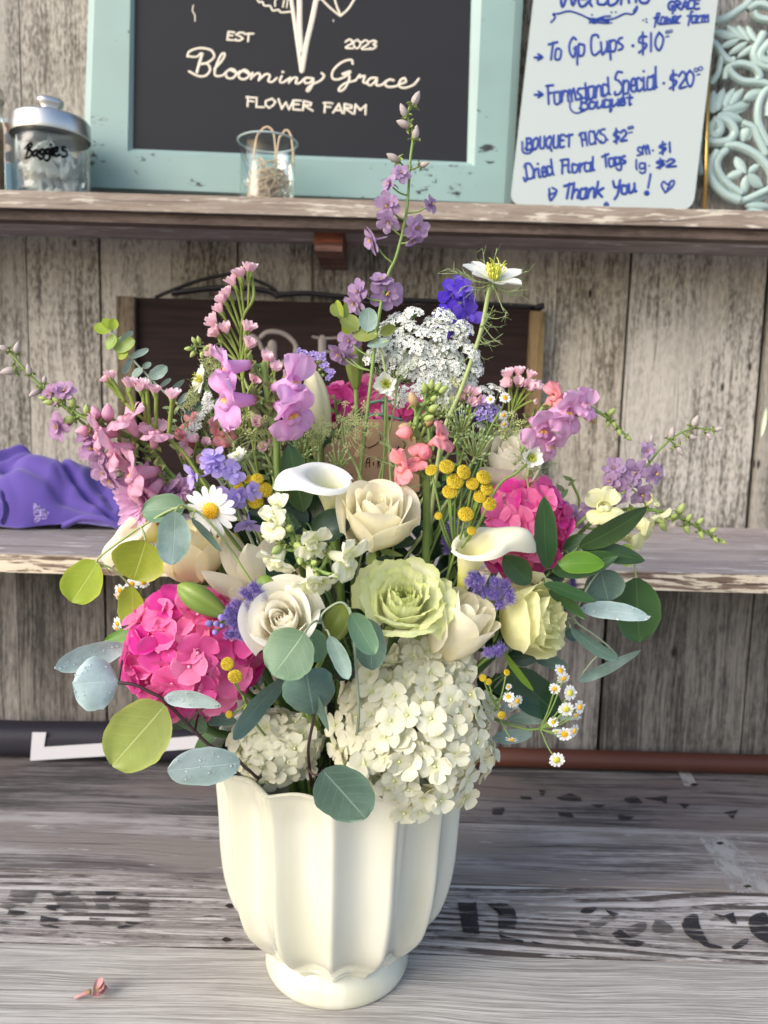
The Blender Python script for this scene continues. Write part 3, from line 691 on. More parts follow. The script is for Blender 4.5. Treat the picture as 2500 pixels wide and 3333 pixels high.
scroll([(500, 820), (530, 700), (640, 660)], S_ * .8); scroll([(980, 890), (900, 960), (850, 1080), (840, 1220), (880, 1350), (960, 1500)], S_); scroll([(1000, 1000), (960, 1080), (950, 1200)], S_)
scroll([(1000, 420), (920, 480), (860, 560), (880, 620), (960, 640), (1000, 560), (940, 530)], S_ * 1.3); scroll([(900, 340), (860, 420), (800, 540), (840, 660), (960, 700)], S_ * 1.1)
scroll([(370, 1240), (430, 1270), (450, 1340), (400, 1400), (350, 1380), (345, 1310), (380, 1290)], S_ * 1.3); scroll([(420, 1200), (540, 1260), (600, 1360), (540, 1450), (400, 1470), (300, 1440)], S_ * 1.2)
scroll([(680, 1270), (790, 1320), (850, 1440), (930, 1600)], S_); scroll([(500, 1500), (620, 1505), (760, 1560), (880, 1650), (980, 1790), (990, 1960)], S_ * 1.2)
scroll([(520, 1540), (440, 1620), (420, 1720), (470, 1830), (560, 1920), (680, 2000)], S_ * 1.1); scroll([(430, 1560), (360, 1660), (340, 1780), (400, 1900), (520, 2010), (660, 2070)], S_ * 1.2); scroll([(600, 2060), (700, 2060), (820, 2010), (950, 1950)], S_)
scroll([(250, 1400), (230, 1600), (260, 1800)], S_ * .8)
part('scrollwork', g, LAT, lat)
def cleaf(x, y, dx, dy, wd, name='carved_leaf', bend=-.35):
    g = G(); p, q = P(*L1(x, y), LY - .004), P(*L1(x + dx, y + dy), LY - .004); L = (q - p).length
    g.petal(along(p, q - p, (0, -1, 0)), L, L * wd, .6, .6, bend, -.5, 0, nu=6, nv=6)
    g.petal(along(p + V3((0, .006, 0)), q - p, (0, -1, 0)), L, L * wd, .6, .6, bend, .2, 0, nu=6, nv=6)
    return part(name, g, LAT, lat)
for x, y, dx, dy in ((700, 400, -160, -170), (760, 420, -110, -190), (830, 430, -80, -190), (660, 400, -190, 70), (740, 430, -180, 110), (820, 460, -170, 110), (620, 380, -230, -90)): cleaf(x, y, dx, dy, .34)
for x, y, dx, dy in ((400, 1160, 10, -260), (430, 1140, 90, -260), (500, 1110, 130, -230), (560, 1080, 160, -190), (480, 1130, 320, -90), (460, 1160, 260, 60), (380, 1160, -60, -240), (700, 1020, 240, -130)): cleaf(x, y, dx, dy, .4)
for x, y, dx, dy in ((720, 1780, -90, -190), (700, 1760, -170, 60), (730, 1800, -10, 200), (750, 1770, 130, -90), (740, 1790, 180, 120)): cleaf(x, y, dx, dy, .5, 'carved_petal')
for x, y, dx, dy in ((700, 2050, 300, -60), (720, 2110, 300, 0), (740, 2150, 260, 60), (880, 2010, 150, -120)): cleaf(x, y, dx, dy, .3)
cleaf(760, 1290, -60, 160, .8, 'carved_bud')

# ---------------------------------------------------------------- jars
GLASS = NT('clear_glass')
_t = GLASS.n('BsdfTransparent', {'Color': hx('#eef5f2')}); _g = GLASS.n('BsdfGlossy', {'Roughness': .03, 'Color': hx('#ffffff')})
_lw = GLASS.n('LayerWeight', {'Blend': .35}); _m = GLASS.n('MixShader'); GLASS.set(_m.inputs[0], GLASS.math('ADD', .025, GLASS.math('MULTIPLY', _lw.outputs['Fresnel'], .4), None, True))
GLASS.t.links.new(_t.outputs[0], _m.inputs[1]); GLASS.t.links.new(_g.outputs[0], _m.inputs[2]); GLASS.t.links.new(_m.outputs[0], GLASS.out.inputs[0])
ALU = plain('brushed_aluminium', '#d2d0cc', .34, 1, nscale=30, namt=.05)
BAGM = NT('clear_plastic_bag'); _o = BAGM.n('TexCoord').outputs['Object']
BAGM.bsdf(hx('#fbfbfc'), .3, None, .5, None, .6)
BLK = plain('black_marker', '#08080a', .9, spec=.05)
JY = .655
def jar(name, label, cx, base, wpx, top, closed, cat_='jar', bulge=True, Y=JY):
    c = P(cx, base, Y); mp = MP(cx, base, Y); c.z = UP_Z1 + .0004; r = wpx / 2 * mp; h = (base - top) * mp / math.cos(.37)
    t = thing(name, label, cat_, c)
    return t, c, mp, r, h
t, c, mp, r, h = jar('glass_jar', 'glass jar of clear baggies with aluminium lid and black handwriting', 169, 606, 246, 405, True)
g = G(); M_ = Matrix.Translation(c)
pr = [(.001, .002), (r * .9, .002), (r * .97, .006), (r * .99, h * .1), (r * .95, h * .16), (r * .97, h * .22), (r * .97, h * .72), (r * .99, h * .82), (r * .93, h * .88), (r * .9, h * .92), (r * .94, h * .95), (r * .94, h)]
g.lathe(pr, 56, M=M_); part('glass', g, GLASS.m, t)
g = G(); g.lathe([(r * .99, h * .93), (r * 1.0, h * .95), (r * .99, h * 1.16), (r * .94, h * 1.2), (r * .6, h * 1.23), (r * .36, h * 1.27), (r * .3, h * 1.3), (.001, h * 1.3)], 56, M=M_); part('lid', g, ALU, t)
g = G(); kz = h * 1.28
g.lathe([(r * .3, kz), (r * .26, kz + h * .05), (r * .22, kz + h * .07), (r * .33, kz + h * .12), (r * .34, kz + h * .17), (r * .26, kz + h * .22), (.001, kz + h * .23)], 32, M=M_, rf=lambda a, rr, z: 1 + .08 * math.cos(3 * a)); part('knob', g, ALU, t)
g = G()
for i in range(9):
    cc = c + V3((rs(r * .45), rs(r * .45), h * (.1 + .7 * i / 9)))
    def fn(u, v, cc=cc, s=rs(50)):
        q = V3((u - .5, (v - .5) * .7, 0)) * r * 1.25; z = mnoise.noise(q * 60 + V3((s, 0, 0))) * r * .5 + mnoise.noise(q * 160 + V3((s, 9, 0))) * r * .2
        p = cc + V3((q.x, q.y, z)); d = V3((p.x - c.x, p.y - c.y, 0)); 
        if d.length > r * .86: d *= r * .86 / d.length
        return (c.x + d.x, c.y + d.y, min(max(p.z, c.z + .008), c.z + h * .88))
    g.grid(fn, 16, 12)
bg_ = solo('plastic_bags', g, BAGM.m, 'crumpled clear plastic bags stuffed inside the lidded jar', 'bags')
def jsurf(cx, cy, rr):
    def f(x, y):
        dx = P(x, y, cy - rr * .8).x - cx; return cy - math.sqrt(max(rr * rr - dx * dx, (rr * .2) ** 2)) - .0003
    return f
sf = jsurf(c.x, c.y, r * .975)
g = G()
def J1(x, y): return (x * .2411, 250 + y * .2411)
for st in (((385,920),(370,1000),(345,1090),(340,1100)), ((335,970),(390,910),(420,900),(425,940),(375,985),(420,1000),(425,1050),(380,1090),(335,1100)), ((520,1000),(480,990),(440,1030),(455,1070),(500,1040),(510,1000),(500,1060),(520,1080)),
    ((600,990),(560,980),(540,1020),(560,1050),(600,1010),(605,980),(590,1080),(550,1110),(530,1095)), ((680,980),(640,975),(620,1010),(640,1040),(675,1000),(680,970),(670,1090),(640,1130),(610,1120)), ((710,960),(705,1010),(712,1060)), ((685,915),(690,920)),
    ((730,1010),(770,1000),(770,950),(735,970),(730,1040),(760,1070),(805,1050)), ((880,950),(850,950),(845,985),(890,1010),(905,1060),(860,1080),(840,1070))): stroke(g, [J1(*q) for q in st], 9, sf)
stroke(g, [J1(*q) for q in ((340, 855), (280, 890), (258, 980), (280, 1090), (320, 1130))], 1.6, sf)
part('handwriting', g, BLK, t)
# open jar of twine loops
t, c, mp, r, h = jar('twine_jar', 'open glass jar holding tan rubber bands in front of the sign', 870, 640, 186, 445, False)
M_ = Matrix.Translation(c)
pr = [(.001, .002), (r * .96, .002), (r * 1.0, .005), (r * .97, h * .12), (r * .93, h * .5), (r * .94, h * .9), (r * .99, h * .96), (r * 1.02, h)]
g = G(); g.lathe(pr, 48, M=M_); part('glass', g, GLASS.m, t)
g = G(); g.tube([c + V3((r * 1.02 * math.cos(i * PI / 24), r * 1.02 * math.sin(i * PI / 24), h)) for i in range(49)], .0016, .0016, 8, cap=False); part('rim', g, plain('bright_glass_rim', '#c9d6d4', .1, trans=.4), t)  # pale ring paints the highlight along the glass rim
TAN = plain('tan_rubber', '#d6bb9b', .6, nscale=60, namt=.15)
for i in range(46):
    g = G(); a0 = rs(PI); rad = r * random.uniform(.35, .8); z0 = h * random.uniform(.1, .55); tl = V3((rs(1), rs(1), rs(1) + .4)).normalized()
    cc = c + V3((rs(r * .3), rs(r * .3), h * random.uniform(.15, .55))); e1 = tl.orthogonal().normalized(); e2 = tl.cross(e1); pts = []
    for j in range(22):
        a = 2 * PI * j / 21; p = cc + e1 * rad * math.cos(a) * 1.1 + e2 * rad * .6 * math.sin(a) * (1 + .2 * math.sin(3 * a))
        d = V3((p.x - c.x, p.y - c.y, 0)); 
        if d.length > r * .86: d *= r * .86 / d.length
        pts.append(V3((c.x + d.x, c.y + d.y, min(max(p.z, c.z + .01), c.z + h * .9))))
    g.tube(pts, .0011, .0011, 6, cap=False)
    tag(solo('rubber_band', g, TAN, '', '', loc=c), 'tan rubber band coiled inside the open glass jar', 'rubber band', 'rubber bands in the open jar')
for x0, x1, yt, lb in ((838, 892, 414, 'tan rubber band loop arching high above the open jar rim'), (912, 948, 424, 'smaller tan rubber band loop above the open jar rim, beside the wider loop')):
    g = G(); g.tube(cat([P(x0 - 14, 520, JY), P(x0 - 3, 450, JY), P(x0 + (x1 - x0) * .12, yt + 18, JY), P(x0 + (x1 - x0) * .4, yt + 2, JY), P(x0 + (x1 - x0) * .68, yt, JY), P(x0 + (x1 - x0) * .93, yt + 14, JY), P(x1 + 2, 455, JY), P(x1 + 8, 540, JY)], 7), .0016, .0016, 8); solo('rubber_band', g, TAN, lb, 'rubber band')
# jar of corks at the picture edge, and the small box behind
CORK = plain('rose_gold_beads', '#a8846c', .5, nscale=120, namt=.3)
t, c, mp, r, h = jar('tall_jar', 'tall glass jar with tan filling beside the baggies jar', -66, 606, 160, 320, False, Y=.645)
M_ = Matrix.Translation(c)
pr = [(.001, .002), (r * .97, .002), (r, .006), (r, h * .85), (r * .92, h * .93), (r * .96, h * .97), (r * .96, h * 1.08)]
g = G(); g.lathe(pr, 48, M=M_); part('glass', g, GLASS.m, t)
g = G(); g.lathe([(r * 1.0, h * 1.02), (r, h * 1.12), (.001, h * 1.13)], 48, M=M_); part('lid', g, ALU, t)
g = G(); g.lathe([(.001, .0085), (r * .93, .0085), (r * .93, h * .8), (.001, h * .81)], 40, M=M_); part('filling', g, CORK, t)
BOX1 = NT('printed_card'); _o = BOX1.n('TexCoord').outputs['Object']
_v = BOX1.n('TexVoronoi', {'Scale': 70.0}); BOX1.set(_v.inputs['Vector'], _o)
_h, _s, _l = BOX1.sep(_v.outputs['Color'])
_cc = BOX1.mix(BOX1.ramp(_h, .45, .5), hx('#cfc3b4'), hx('#7d4038')); _cc = BOX1.mix(BOX1.ramp(_s, .62, .66), _cc, hx('#5d6474')); BOX1.bsdf(_cc, .5)
a, b = P(-30, 604, .715), P(60, 384, .715)
bx = thing('card_box', 'small printed card box with blue base behind the baggies jar', 'box', (a.x, .72, UP_Z1))
m1 = P(0, 530, .715).z; m2 = P(0, 398, .715).z
g = G(); g.box((a.x, .715, m1), (b.x, .745, m2), 0); part('printed_panel', g, BOX1.m, bx, False)
g = G(); g.box((a.x, .7145, UP_Z1 + .0003), (b.x, .7455, m1), 0); part('base', g, plain('sky_blue_card', '#6f9fbf', .5), bx, False)
g = G(); g.box((a.x, .7145, m2), (b.x, .7455, P(0, 384, .715).z), 0); part('lid', g, plain('grey_blue_card', '#a9b8c4', .5), bx, False)

# ---------------------------------------------------------------- dark board leaning on the wall
DY = .765
MAHO = NT('dark_stained_board'); _u = MAHO.uv(); 
_n = MAHO.noise(MAHO.vmul(MAHO.n('TexCoord').outputs['Object'], (6, 90, 90)), 1, 4, .6)
MAHO.bsdf(MAHO.mix(MAHO.ramp(_n, .35, .65), hx('#1f1614'), hx('#2b1e1c')), .75, MAHO.bump(_n, .2, .001), 0, None, .15)
db = thing('dark_sign_board', 'dark brown board with cut grey letters leaning behind the bouquet', 'sign', (P(1100, 1690, DY).x, DY, SH_Z1))
zb = SH_Z1 + .0006
tl, tr = P(425, 968, DY), P(1762, 1000, DY)
g = G(); g.prism([V3((tl.x, DY, zb)), V3((tr.x, DY, zb)), tr, tl], [V3((tl.x, DY + .014, zb)), V3((tr.x, DY + .014, zb)), tr + V3((0, .014, 0)), tl + V3((0, .014, 0))]); part('panel', g, MAHO.m, db, False)
for xa, xb, yt in ((378, 436, 963), (1728, 1776, 1012)):
    g = G(); q0, q1 = P(xa, yt, DY - .012), P(xb, yt, DY - .012); g.box((q0.x, DY - .012, zb), (q1.x, DY - .0006, q0.z), 0, rp(), ax=2); part('batten', g, W_BATTEN, db, False)
def D1(x, y): return (600 + x * .3014, 1000 + y * .3014)
LETT = plain('grey_metal_letters', '#7d736d', .5, nscale=30, namt=.2)
dy_ = DY - .0004; g = G()
for st, wd in ((((690,320),(740,310),(800,360),(840,450)), 14), (((830,320),(880,275),(960,262),(1060,280),(1150,340),(1205,420),(1190,520),(1130,590),(1060,610)), 16), (((950,400),(950,600)), 30), (((880,450),(960,410)), 10), (((960,580),(1020,600)), 8), (((1070,590),(1110,650),(1140,760)), 16), (((900,620),(1010,620)), 8)): stroke(g, [D1(*q) for q in st], wd, dy_, dz=.002)
part('letter', g, LETT, db)
g = G()
for st, wd in ((((1390,320),(1480,335),(1590,335),(1650,330)), 9), (((1490,340),(1490,640)), 26), (((1440,640),(1560,645)), 8), (((1660,330),(1680,380)), 8), (((1500,480),(1620,480)), 9)): stroke(g, [D1(*q) for q in st], wd, dy_, dz=.002)
part('letter', g, LETT, db)
LEA = plain('black_leather', '#19171b', .45, nscale=60, namt=.3)
g = G()
for st, wd, yy in ((((505,968),(560,945),(640,915),(720,897),(770,895),(840,915),(890,940),(912,965)), 16, DY - .002), (((560,955),(680,940),(800,938),(880,950),(905,968)), 26, DY - .001), (((905,960),(1000,955),(1100,965),(1250,975),(1500,985),(1760,1002)), 24, DY + .001), (((1740,1005),(1770,995)), 30, DY - .004)):
    q = cat([P(x, y, yy) for x, y in st], 6); g.tube(q, wd / 2 * .00057, wd / 2 * .00057, 8, flat=.6)
part('strap', g, LEA, db)

# ---------------------------------------------------------------- purple cloth on the middle shelf
PUR = NT('purple_fabric'); _o = PUR.n('TexCoord').outputs['Object']
PUR.bsdf(hx('#5f4c9a'), .85, PUR.bump(PUR.noise(_o, 900, 2), .2, .0005), 0, None, .2, Sheen_Weight=.3)
CY0, CY1 = .50, .70
cl0, cl1 = P(-330, 1700, CY0).x, P(372, 1730, CY0).x
cloth = thing('purple_cloth', 'crumpled purple cloth heaped on the grey middle shelf', 'cloth', ((cl0 + cl1) / 2, .6, SH_Z1))
def env(s):      # heap height along its length
    ks = [(0, .05), (.2, .1), (.42, .128), (.6, .118), (.72, .088), (.84, .062), (.93, .036), (1, .004)]
    for (a, ha), (b, hb) in zip(ks, ks[1:]):
        if s <= b: t = (s - a) / (b - a); t = t * t * (3 - 2 * t); return ha + (hb - ha) * t
    return 0
g = G()
def cfn(u, v):
    x = cl0 + (cl1 - cl0) * u; e = env(u)
    prof = math.sin(PI * min(1, v * 1.04) ** .72) ** .7
    q = V3((x * 7, v * 2.2, 0)); n = mnoise.noise(q) * .55 + mnoise.noise(q * 2.6 + V3((3, 5, 1))) * .2
    w1 = math.sin(6.5 * u + 3.5 * v + n * 3.2); w2 = math.sin(13 * u - 4 * v + n * 4 + 1)
    cr = lambda c0, sl, wd: math.exp(-((v - c0 - sl * (u - .6)) / wd) ** 2)
    fo = math.sqrt(math.sin(8.5 * u + 4.6 * v + n * 3.4) ** 2 + .02); fo2 = math.sqrt(math.sin(15 * u - 6 * v + n * 4.2 + .8) ** 2 + .03)
    z = e * prof * (.76 + .24 * fo) + .010 * fo2 * prof + n * .012 * prof - .017 * cr(.50, .9, .035) * min(1, max(0, (u - .25) * 5)) - .013 * cr(.30, -.8, .03) * prof - .012 * cr(.72, .5, .04) * prof + .006 * math.sin(26 * u + 3 * n) * (1 - min(1, v * 5))
    hol = max(0, 1 - abs(u - .44) / .26) * max(0, 1 - abs(v - .20) / .22); z *= 1 - .35 * min(1, 1.6 * hol)
    y = CY0 + (CY1 - CY0) * (1 - v) - .012 * w1 * math.sin(PI * v) + (u - .4) * .06
    return (x + n * .014, y, SH_Z1 + .0015 + max(z, .002 + .004 * (1 + w2)))
g.grid(cfn, 150, 70)
part('heaped_fold', g, PUR.m, cloth)
for pts, hgt, tw in ((((-40, 1600), (20, 1625), (10, 1690)), 40, .8), (((205, 1712), (260, 1688), (330, 1690), (385, 1716)), 22, .4)):
    q = cat([P(x, y, CY0 - .012) for x, y in pts], 8); mpx = .00047 * hgt; g = G()
    dp = 2.6 if hgt == 46 else .55
    def f2(u, v, q=q, mpx=mpx, tw=tw, dp=dp):
        p = q[min(int(u * (len(q) - 1)), len(q) - 1)]; a = -.3 + (PI * 1.25) * v + tw * u
        return (p.x + math.sin(u * 9) * .002, p.y + (dp - .55) * mpx - math.sin(a) * mpx * dp, max(p.z + math.cos(a) * mpx * .5, SH_Z1 + .001))
    g.grid(f2, len(q) - 1, 16); part('rolled_edge', g, PUR.m, cloth)
gg = G(); q = [P(x, y, CY0 - .014) for x, y in ((107, 1632), (160, 1668), (148, 1690), (112, 1702))]
gg.prism(q, [p + V3((0, .001, 0)) for p in q])
VEL = NT('purple_hook_tape'); _v = VEL.n('TexVoronoi', {'Scale': 420.0}); VEL.set(_v.inputs['Vector'], VEL.n('TexCoord').outputs['Object']); VEL.bsdf(VEL.mix(VEL.ramp(_v.outputs['Distance'], .35, .55), hx('#a99ad6'), hx('#3a2f66')), .8)
part('hook_tape', gg, VEL.m, cloth, False)

# ---------------------------------------------------------------- navy banner and brown rod under the shelf
NAVY = plain('navy_fabric', '#161523', .7, nscale=40, namt=.2)
ban = thing('navy_banner', 'rolled navy fabric banner with white printed corner below the riser', 'banner', (P(300, 2500, .40).x, .415, 0))
bx0, bx1 = P(-500, 2500, .40).x, P(1000, 2500, .40).x
g = G()
def bfn(u, v):
    a = 2 * PI * v; s = abs(math.cos(a)) ** .7 * (1 if math.cos(a) > 0 else -1)
    return (bx0 + (bx1 - bx0) * u, .418 + .026 * math.sin(a) * -1, .0272 + .0262 * s + .0015 * math.sin(u * 14 + a))
g.grid(bfn, 60, 40); part('roll', g, NAVY, ban)
g = G()
for poly_ in (((105, 2384), (150, 2384), (143, 2432), (98, 2476)), ((143, 2432), (330, 2420), (640, 2396), (900, 2375), (900, 2412), (640, 2436), (330, 2462), (98, 2476))):
    q = [P(x, y, .3905) for x, y in poly_]; g.prism(q, [p + V3((0, .0008, 0)) for p in q])
part('white_print', g, plain('white_print', '#c9c8cc', .6), ban, False)
g = G(); y_ = .425
g.tube([V3((P(1000, 2430, y_).x, y_, .0152)), V3((P(1800, 2430, y_).x, y_, .0152)), V3((1.1, y_, .0152))], .0145, .0145, 20)
solo('wooden_rod', g, plain('reddish_brown_wood', '#512c20', .55, nscale=30, namt=.2), 'reddish brown round wooden rod along the bench back', 'rod')
# dried petal and crumbs
g = G(); pc = PZ(305, 3235, .004); DRY = petal_mat('dried_pink_petal', '#c79a9a', '#b08d6a', trans=.15)
dpt = thing('fallen_petal', 'withered pink snapdragon petal lying on the bench', 'petal', pc)
for i in range(5):
    g = G(); a = -.9 + i * .5; g.petal(frame(pc + V3((rs(.003), rs(.002), .002)), V3((rs(.5), -.3, 1)), (math.cos(a), math.sin(a), .2)), .012, .009, .8, .4, .9, .5, .12, 3, 6, 6, sd=i); part('petal_lobe', g, DRY, dpt)
g = G(); g.tube(cat([pc + V3((-.002, -.001, .003)), pc + V3((-.008, -.003, .002)), pc + V3((-.015, -.004, -.001))], 4), .0025, .0016, 8); part('petal_tube', g, DRY, dpt)
g = G(); a, b = P(2478, 1425, WALL_Y - .004), P(2490, 1325, WALL_Y - .004); g.petal(along(a, b - a, (0, -1, 0)), (b - a).length, .009, .8, .9, .2, .4, nu=4, nv=6)
solo('pale_splinter', g, plain('pale_green_splinter', '#dfe8c8', .6), 'small pale green sliver standing in for light through the wall seam', 'splinter')  # pale sheet painted as outside light showing through a gap in the planks
# ================================================================ flower library (shared meshes, unit size)
RZ = lambda a: Matrix.Rotation(a, 4, 'Z')
RX = lambda a: Matrix.Rotation(a, 4, 'X')
T = Matrix.Translation
STEM = plain('green_stem', '#7f9a4e', .5, nscale=40, namt=.2, trans=.1)
STEMD = plain('dark_green_stem', '#4b6a35', .55, nscale=40, namt=.2)
TWIG = plain('dark_red_twig', '#3a2526', .5, nscale=40, namt=.2)
PALEST = plain('pale_green_stem', '#a9b877', .5, nscale=40, namt=.15, trans=.15)
GREYST = plain('grey_green_stem', '#8d9a80', .55, nscale=40, namt=.15)
CALYX = plain('green_calyx', '#8a9a58', .55, nscale=60, namt=.25, trans=.1)
ANTH = plain('yellow_anther', '#d8bb4a', .6)

def hyd_mesh(i, mats):
    random.seed(100 + i); g = G()
    for k in range(4):
        M = RZ(k * PI / 2 + rs(.12)) @ T((0, .05, .02 * (k % 2)))
        g.petal(M, random.uniform(.9, 1.05), random.uniform(.98, 1.16), .85, random.uniform(.3, .42), rs(.5) - .25, .10 + rs(.16), .035, 2, 6, 6, sd=i * 4 + k, bend0=.32 + rs(.2), twist=rs(.15))
    g.ball((0, 0, .07), (.10, .10, .08), 7, 5, 1)
    return g.mesh('hydrangea_floret', mats)
def bud_mesh(name, mats, w=.5, calyx=True, twist=0, grooves=0):
    g = G()
    def fn(u, v):
        a = 2 * PI * u + twist * v; s = math.sin(PI * v ** .85) ** .8; k = 1 - .10 * grooves * (.5 + .5 * math.cos(3 * a))
        return (w / 2 * s * k * math.cos(a), w / 2 * s * k * math.sin(a), v)
    g.grid(fn, 14, 10, 0)
    if calyx:
        for k in range(5): g.petal(RZ(k * 2 * PI / 5) @ T((0, w * .14, .0)), .42, .3, .7, .6, .25, 1.1, .3, nu=3, nv=4, m=1)
    return g.mesh(name, mats)
def snap_mesh(i, mats, size=1):
    random.seed(200 + i); g = G()
    g.lathe([(.02, 0), (.15, .02), (.2, .25), (.25, .6), (.31, .92), (.24, 1.02)], 16, 0, M=Matrix.Diagonal((1, .92, 1, 1)))
    def lob(px, py, pz, d, nrm, L, W, bend, cup=-.12, ruf=.05):
        g.petal(along((px, py, pz), d, nrm), L, W, .55, .38, bend, cup, ruf, 2.4, 8, 8, sd=i + L, tip=rs(.06))
    for s in (-1, 1): lob(s * .13, .15, .76, (s * .40 + rs(.15), .66, .66), (s * -.3, -.6, .9), .84 + rs(.12), .92, rs(.35) - .35, .24, .13)
    for s in (-1, 1): lob(s * .20, -.12, .86, (s * .70 + rs(.1), -.50 + rs(.15), .62), (s * .1, .4, 1), .74, .80, -1.35 + rs(.35), -.10, .14)
    lob(0, -.18, .90, (rs(.2), -.70, .70), (0, .6, 1), .80, .86, -1.5 + rs(.3), -.15, .14)
    g.ball((-.09, -.05, .93), (.12, .10, .12), 10, 7, 1); g.ball((.09, -.05, .93), (.12, .10, .12), 10, 7, 1); g.ball((-.11, -.16, .95), (.16, .14, .16), 10, 7, 0); g.ball((.11, -.16, .95), (.16, .14, .16), 10, 7, 0)
    for k in range(5): g.petal(RZ(k * 2 * PI / 5) @ T((0, .09, -.03)), .36, .26, .7, .6, .2, 1.2, .3, nu=3, nv=4, m=2)
    return g.mesh('snapdragon_floret', mats)
def lark_mesh(i, mats, n=6, inner=5, spur=True, serr=0.06, open_=.15):
    random.seed(300 + i); g = G()
    for k in range(n): g.petal(RZ(k * 2 * PI / n + rs(.2)) @ T((0, .06, .02)), random.uniform(.85, 1.05), random.uniform(.62, .85), .75, .38, rs(.5) - .1, rs(.2), serr, 3.5, 7, 6, sd=i * 3 + k, bend0=open_ + rs(.25))
    for k in range(inner): g.petal(RZ(k * 2 * PI / max(1, inner) + .4 + rs(.3)) @ T((0, .04, .06)), random.uniform(.5, .7), random.uniform(.4, .52), .75, .4, -.4, .1, serr, 3, 5, 5, sd=k, bend0=.7 + rs(.3))
    for k in range(9):
        a, r = rs(PI), random.random() * .14; p = V3((r * math.cos(a), r * math.sin(a), .3 + rs(.08))); g.ball(p, .035, 5, 4, 1); g.tube([(0, 0, .05), p], .012, .012, 3, 1)
    if spur: g.tube(cat([(0, 0, .02), (0, -.15, -.35), (.05, -.1, -.8), (.1, .1, -1.05)], 4), .11, .03, 7, 0)
    return g.mesh('larkspur_floret', mats)
def statice_mesh(i, mats):
    random.seed(400 + i); g = G()
    for k in range(3):
        o = V3((rs(.3), rs(.22), rs(.15))); ph = rs(3)
        def fn(u, v):
            a = 2 * PI * u; r = .13 + .40 * v ** 1.3 * (1 + .10 * math.cos(5 * a + ph)); z = v * .75 + .10 * v * math.sin(7 * a + ph) + .05 * v * math.sin(13 * a)
            return (o.x + r * math.cos(a), o.y + r * math.sin(a), o.z + z)
        g.grid(fn, 28, 6, 0)
        g.tube([(0, 0, -.85), (o.x * .6, o.y * .6, -.3), (o.x, o.y, .12 + o.z)], .06, .19, 7, 1)
    for k in range(9): a = rs(PI); g.tube([(0.05 * math.cos(a), .05 * math.sin(a), -.5 + rs(.3)), (.3 * math.cos(a), .3 * math.sin(a), -.05 + rs(.35))], .03, .012, 4, 1)
    return g.mesh('statice_floret', mats)
def umbellet_mesh(i, mats, n=40, dome=.55, fl=.19):
    random.seed(500 + i); g = G()
    for k in range(n):
        t = math.sqrt((k + .5) / n); a = k * 2.39996 + rs(.3); p = V3((t * .95 * math.cos(a), t * .95 * math.sin(a), dome * math.sqrt(max(0, 1 - t * t * .8)) + rs(.08)))
        nrm = V3((p.x * .6, p.y * .6, 1)) + rv(.35)
        M = frame(p, nrm, (0, 1, .1))
        for q in range(5): g.petal(M @ RZ(q * 2 * PI / 5 + a), fl * random.uniform(.85, 1.25), fl * .95, .7, .3, rs(.4), .15, 0, nu=2, nv=2, bend0=.3)
        g.ball(p + nrm.normalized() * .03, fl * .22, 5, 4, 1)
        g.tube([(0, 0, -.35), p], .02, .014, 3, 1)
    return g.mesh('umbellet', mats)
def tansy_mesh(mats):
    random.seed(60); g = G()
    g.lathe([(.02, -.32), (.55, -.28), (.92, -.08), (1, .1), (.9, .32), (.55, .46), (.02, .5)], 22, 0)
    for k in range(110):
        t = (k + .5) / 110; a = k * 2.39996; r = math.sqrt(t) * .98; z = .5 * math.sqrt(max(0, 1 - (r / 1.02) ** 3)) + .04
        n_ = V3((math.cos(a) * r * .8, math.sin(a) * r * .8, .75)).normalized(); p = V3((r * math.cos(a), r * math.sin(a), z))
        g.tube([p - n_ * .05, p + n_ * .03, p + n_ * .075], .062, .035, 5, 0)
    for k in range(12): g.petal(RZ(k * PI / 6) @ T((0, .1, -.36)), .9, .3, .5, .5, .5, .1, nu=2, nv=4, m=1)
    return g.mesh('flower_head', mats)
def fuzz_mesh(i, mats, n=120, L=.62):
    random.seed(700 + i); g = G(); g.ball((0, 0, 0), (.42, .42, .36), 9, 7, 1)
    for k in range(n):
        d = V3((rs(1), rs(1), rs(.9) + .45)); d.normalize(); p = d * .33; tip = d * (.33 + L * random.uniform(.7, 1.1)) + rv(.14)
        g.tube([p, p.lerp(tip, .55) + rv(.05), tip], .032, .018, 3, 0)
    return g.mesh('fuzzy_head', mats)
def daisy_mesh(i, mats, n=17, L=.72, W=.24, disc=.3):
    random.seed(800 + i); g = G()
    for k in range(n): g.petal(RZ(k * 2 * PI / n + rs(.06)) @ T((0, disc * .8, rs(.02))), L * random.uniform(.9, 1.08), W * random.uniform(.9, 1.1), .45, .22, rs(.3) - .15, rs(.25), .03, 2, 5, 6, sd=k, bend0=.06 + rs(.1))
    g.lathe([(disc * 1.02, -.02), (disc, .06), (disc * .75, .15), (.01, .19)], 16, 1)
    for k in range(46):
        t = math.sqrt((k + .5) / 46); a = k * 2.39996; p = V3((t * disc * .95 * math.cos(a), t * disc * .95 * math.sin(a), .19 - .13 * t * t)); g.tube([p, p + V3((0, 0, .045))], .03, .022, 4, 1)
    g.lathe([(.02, -.16), (disc * .8, -.08), (disc, -.02)], 12, 2)
    return g.mesh('daisy_head', mats)
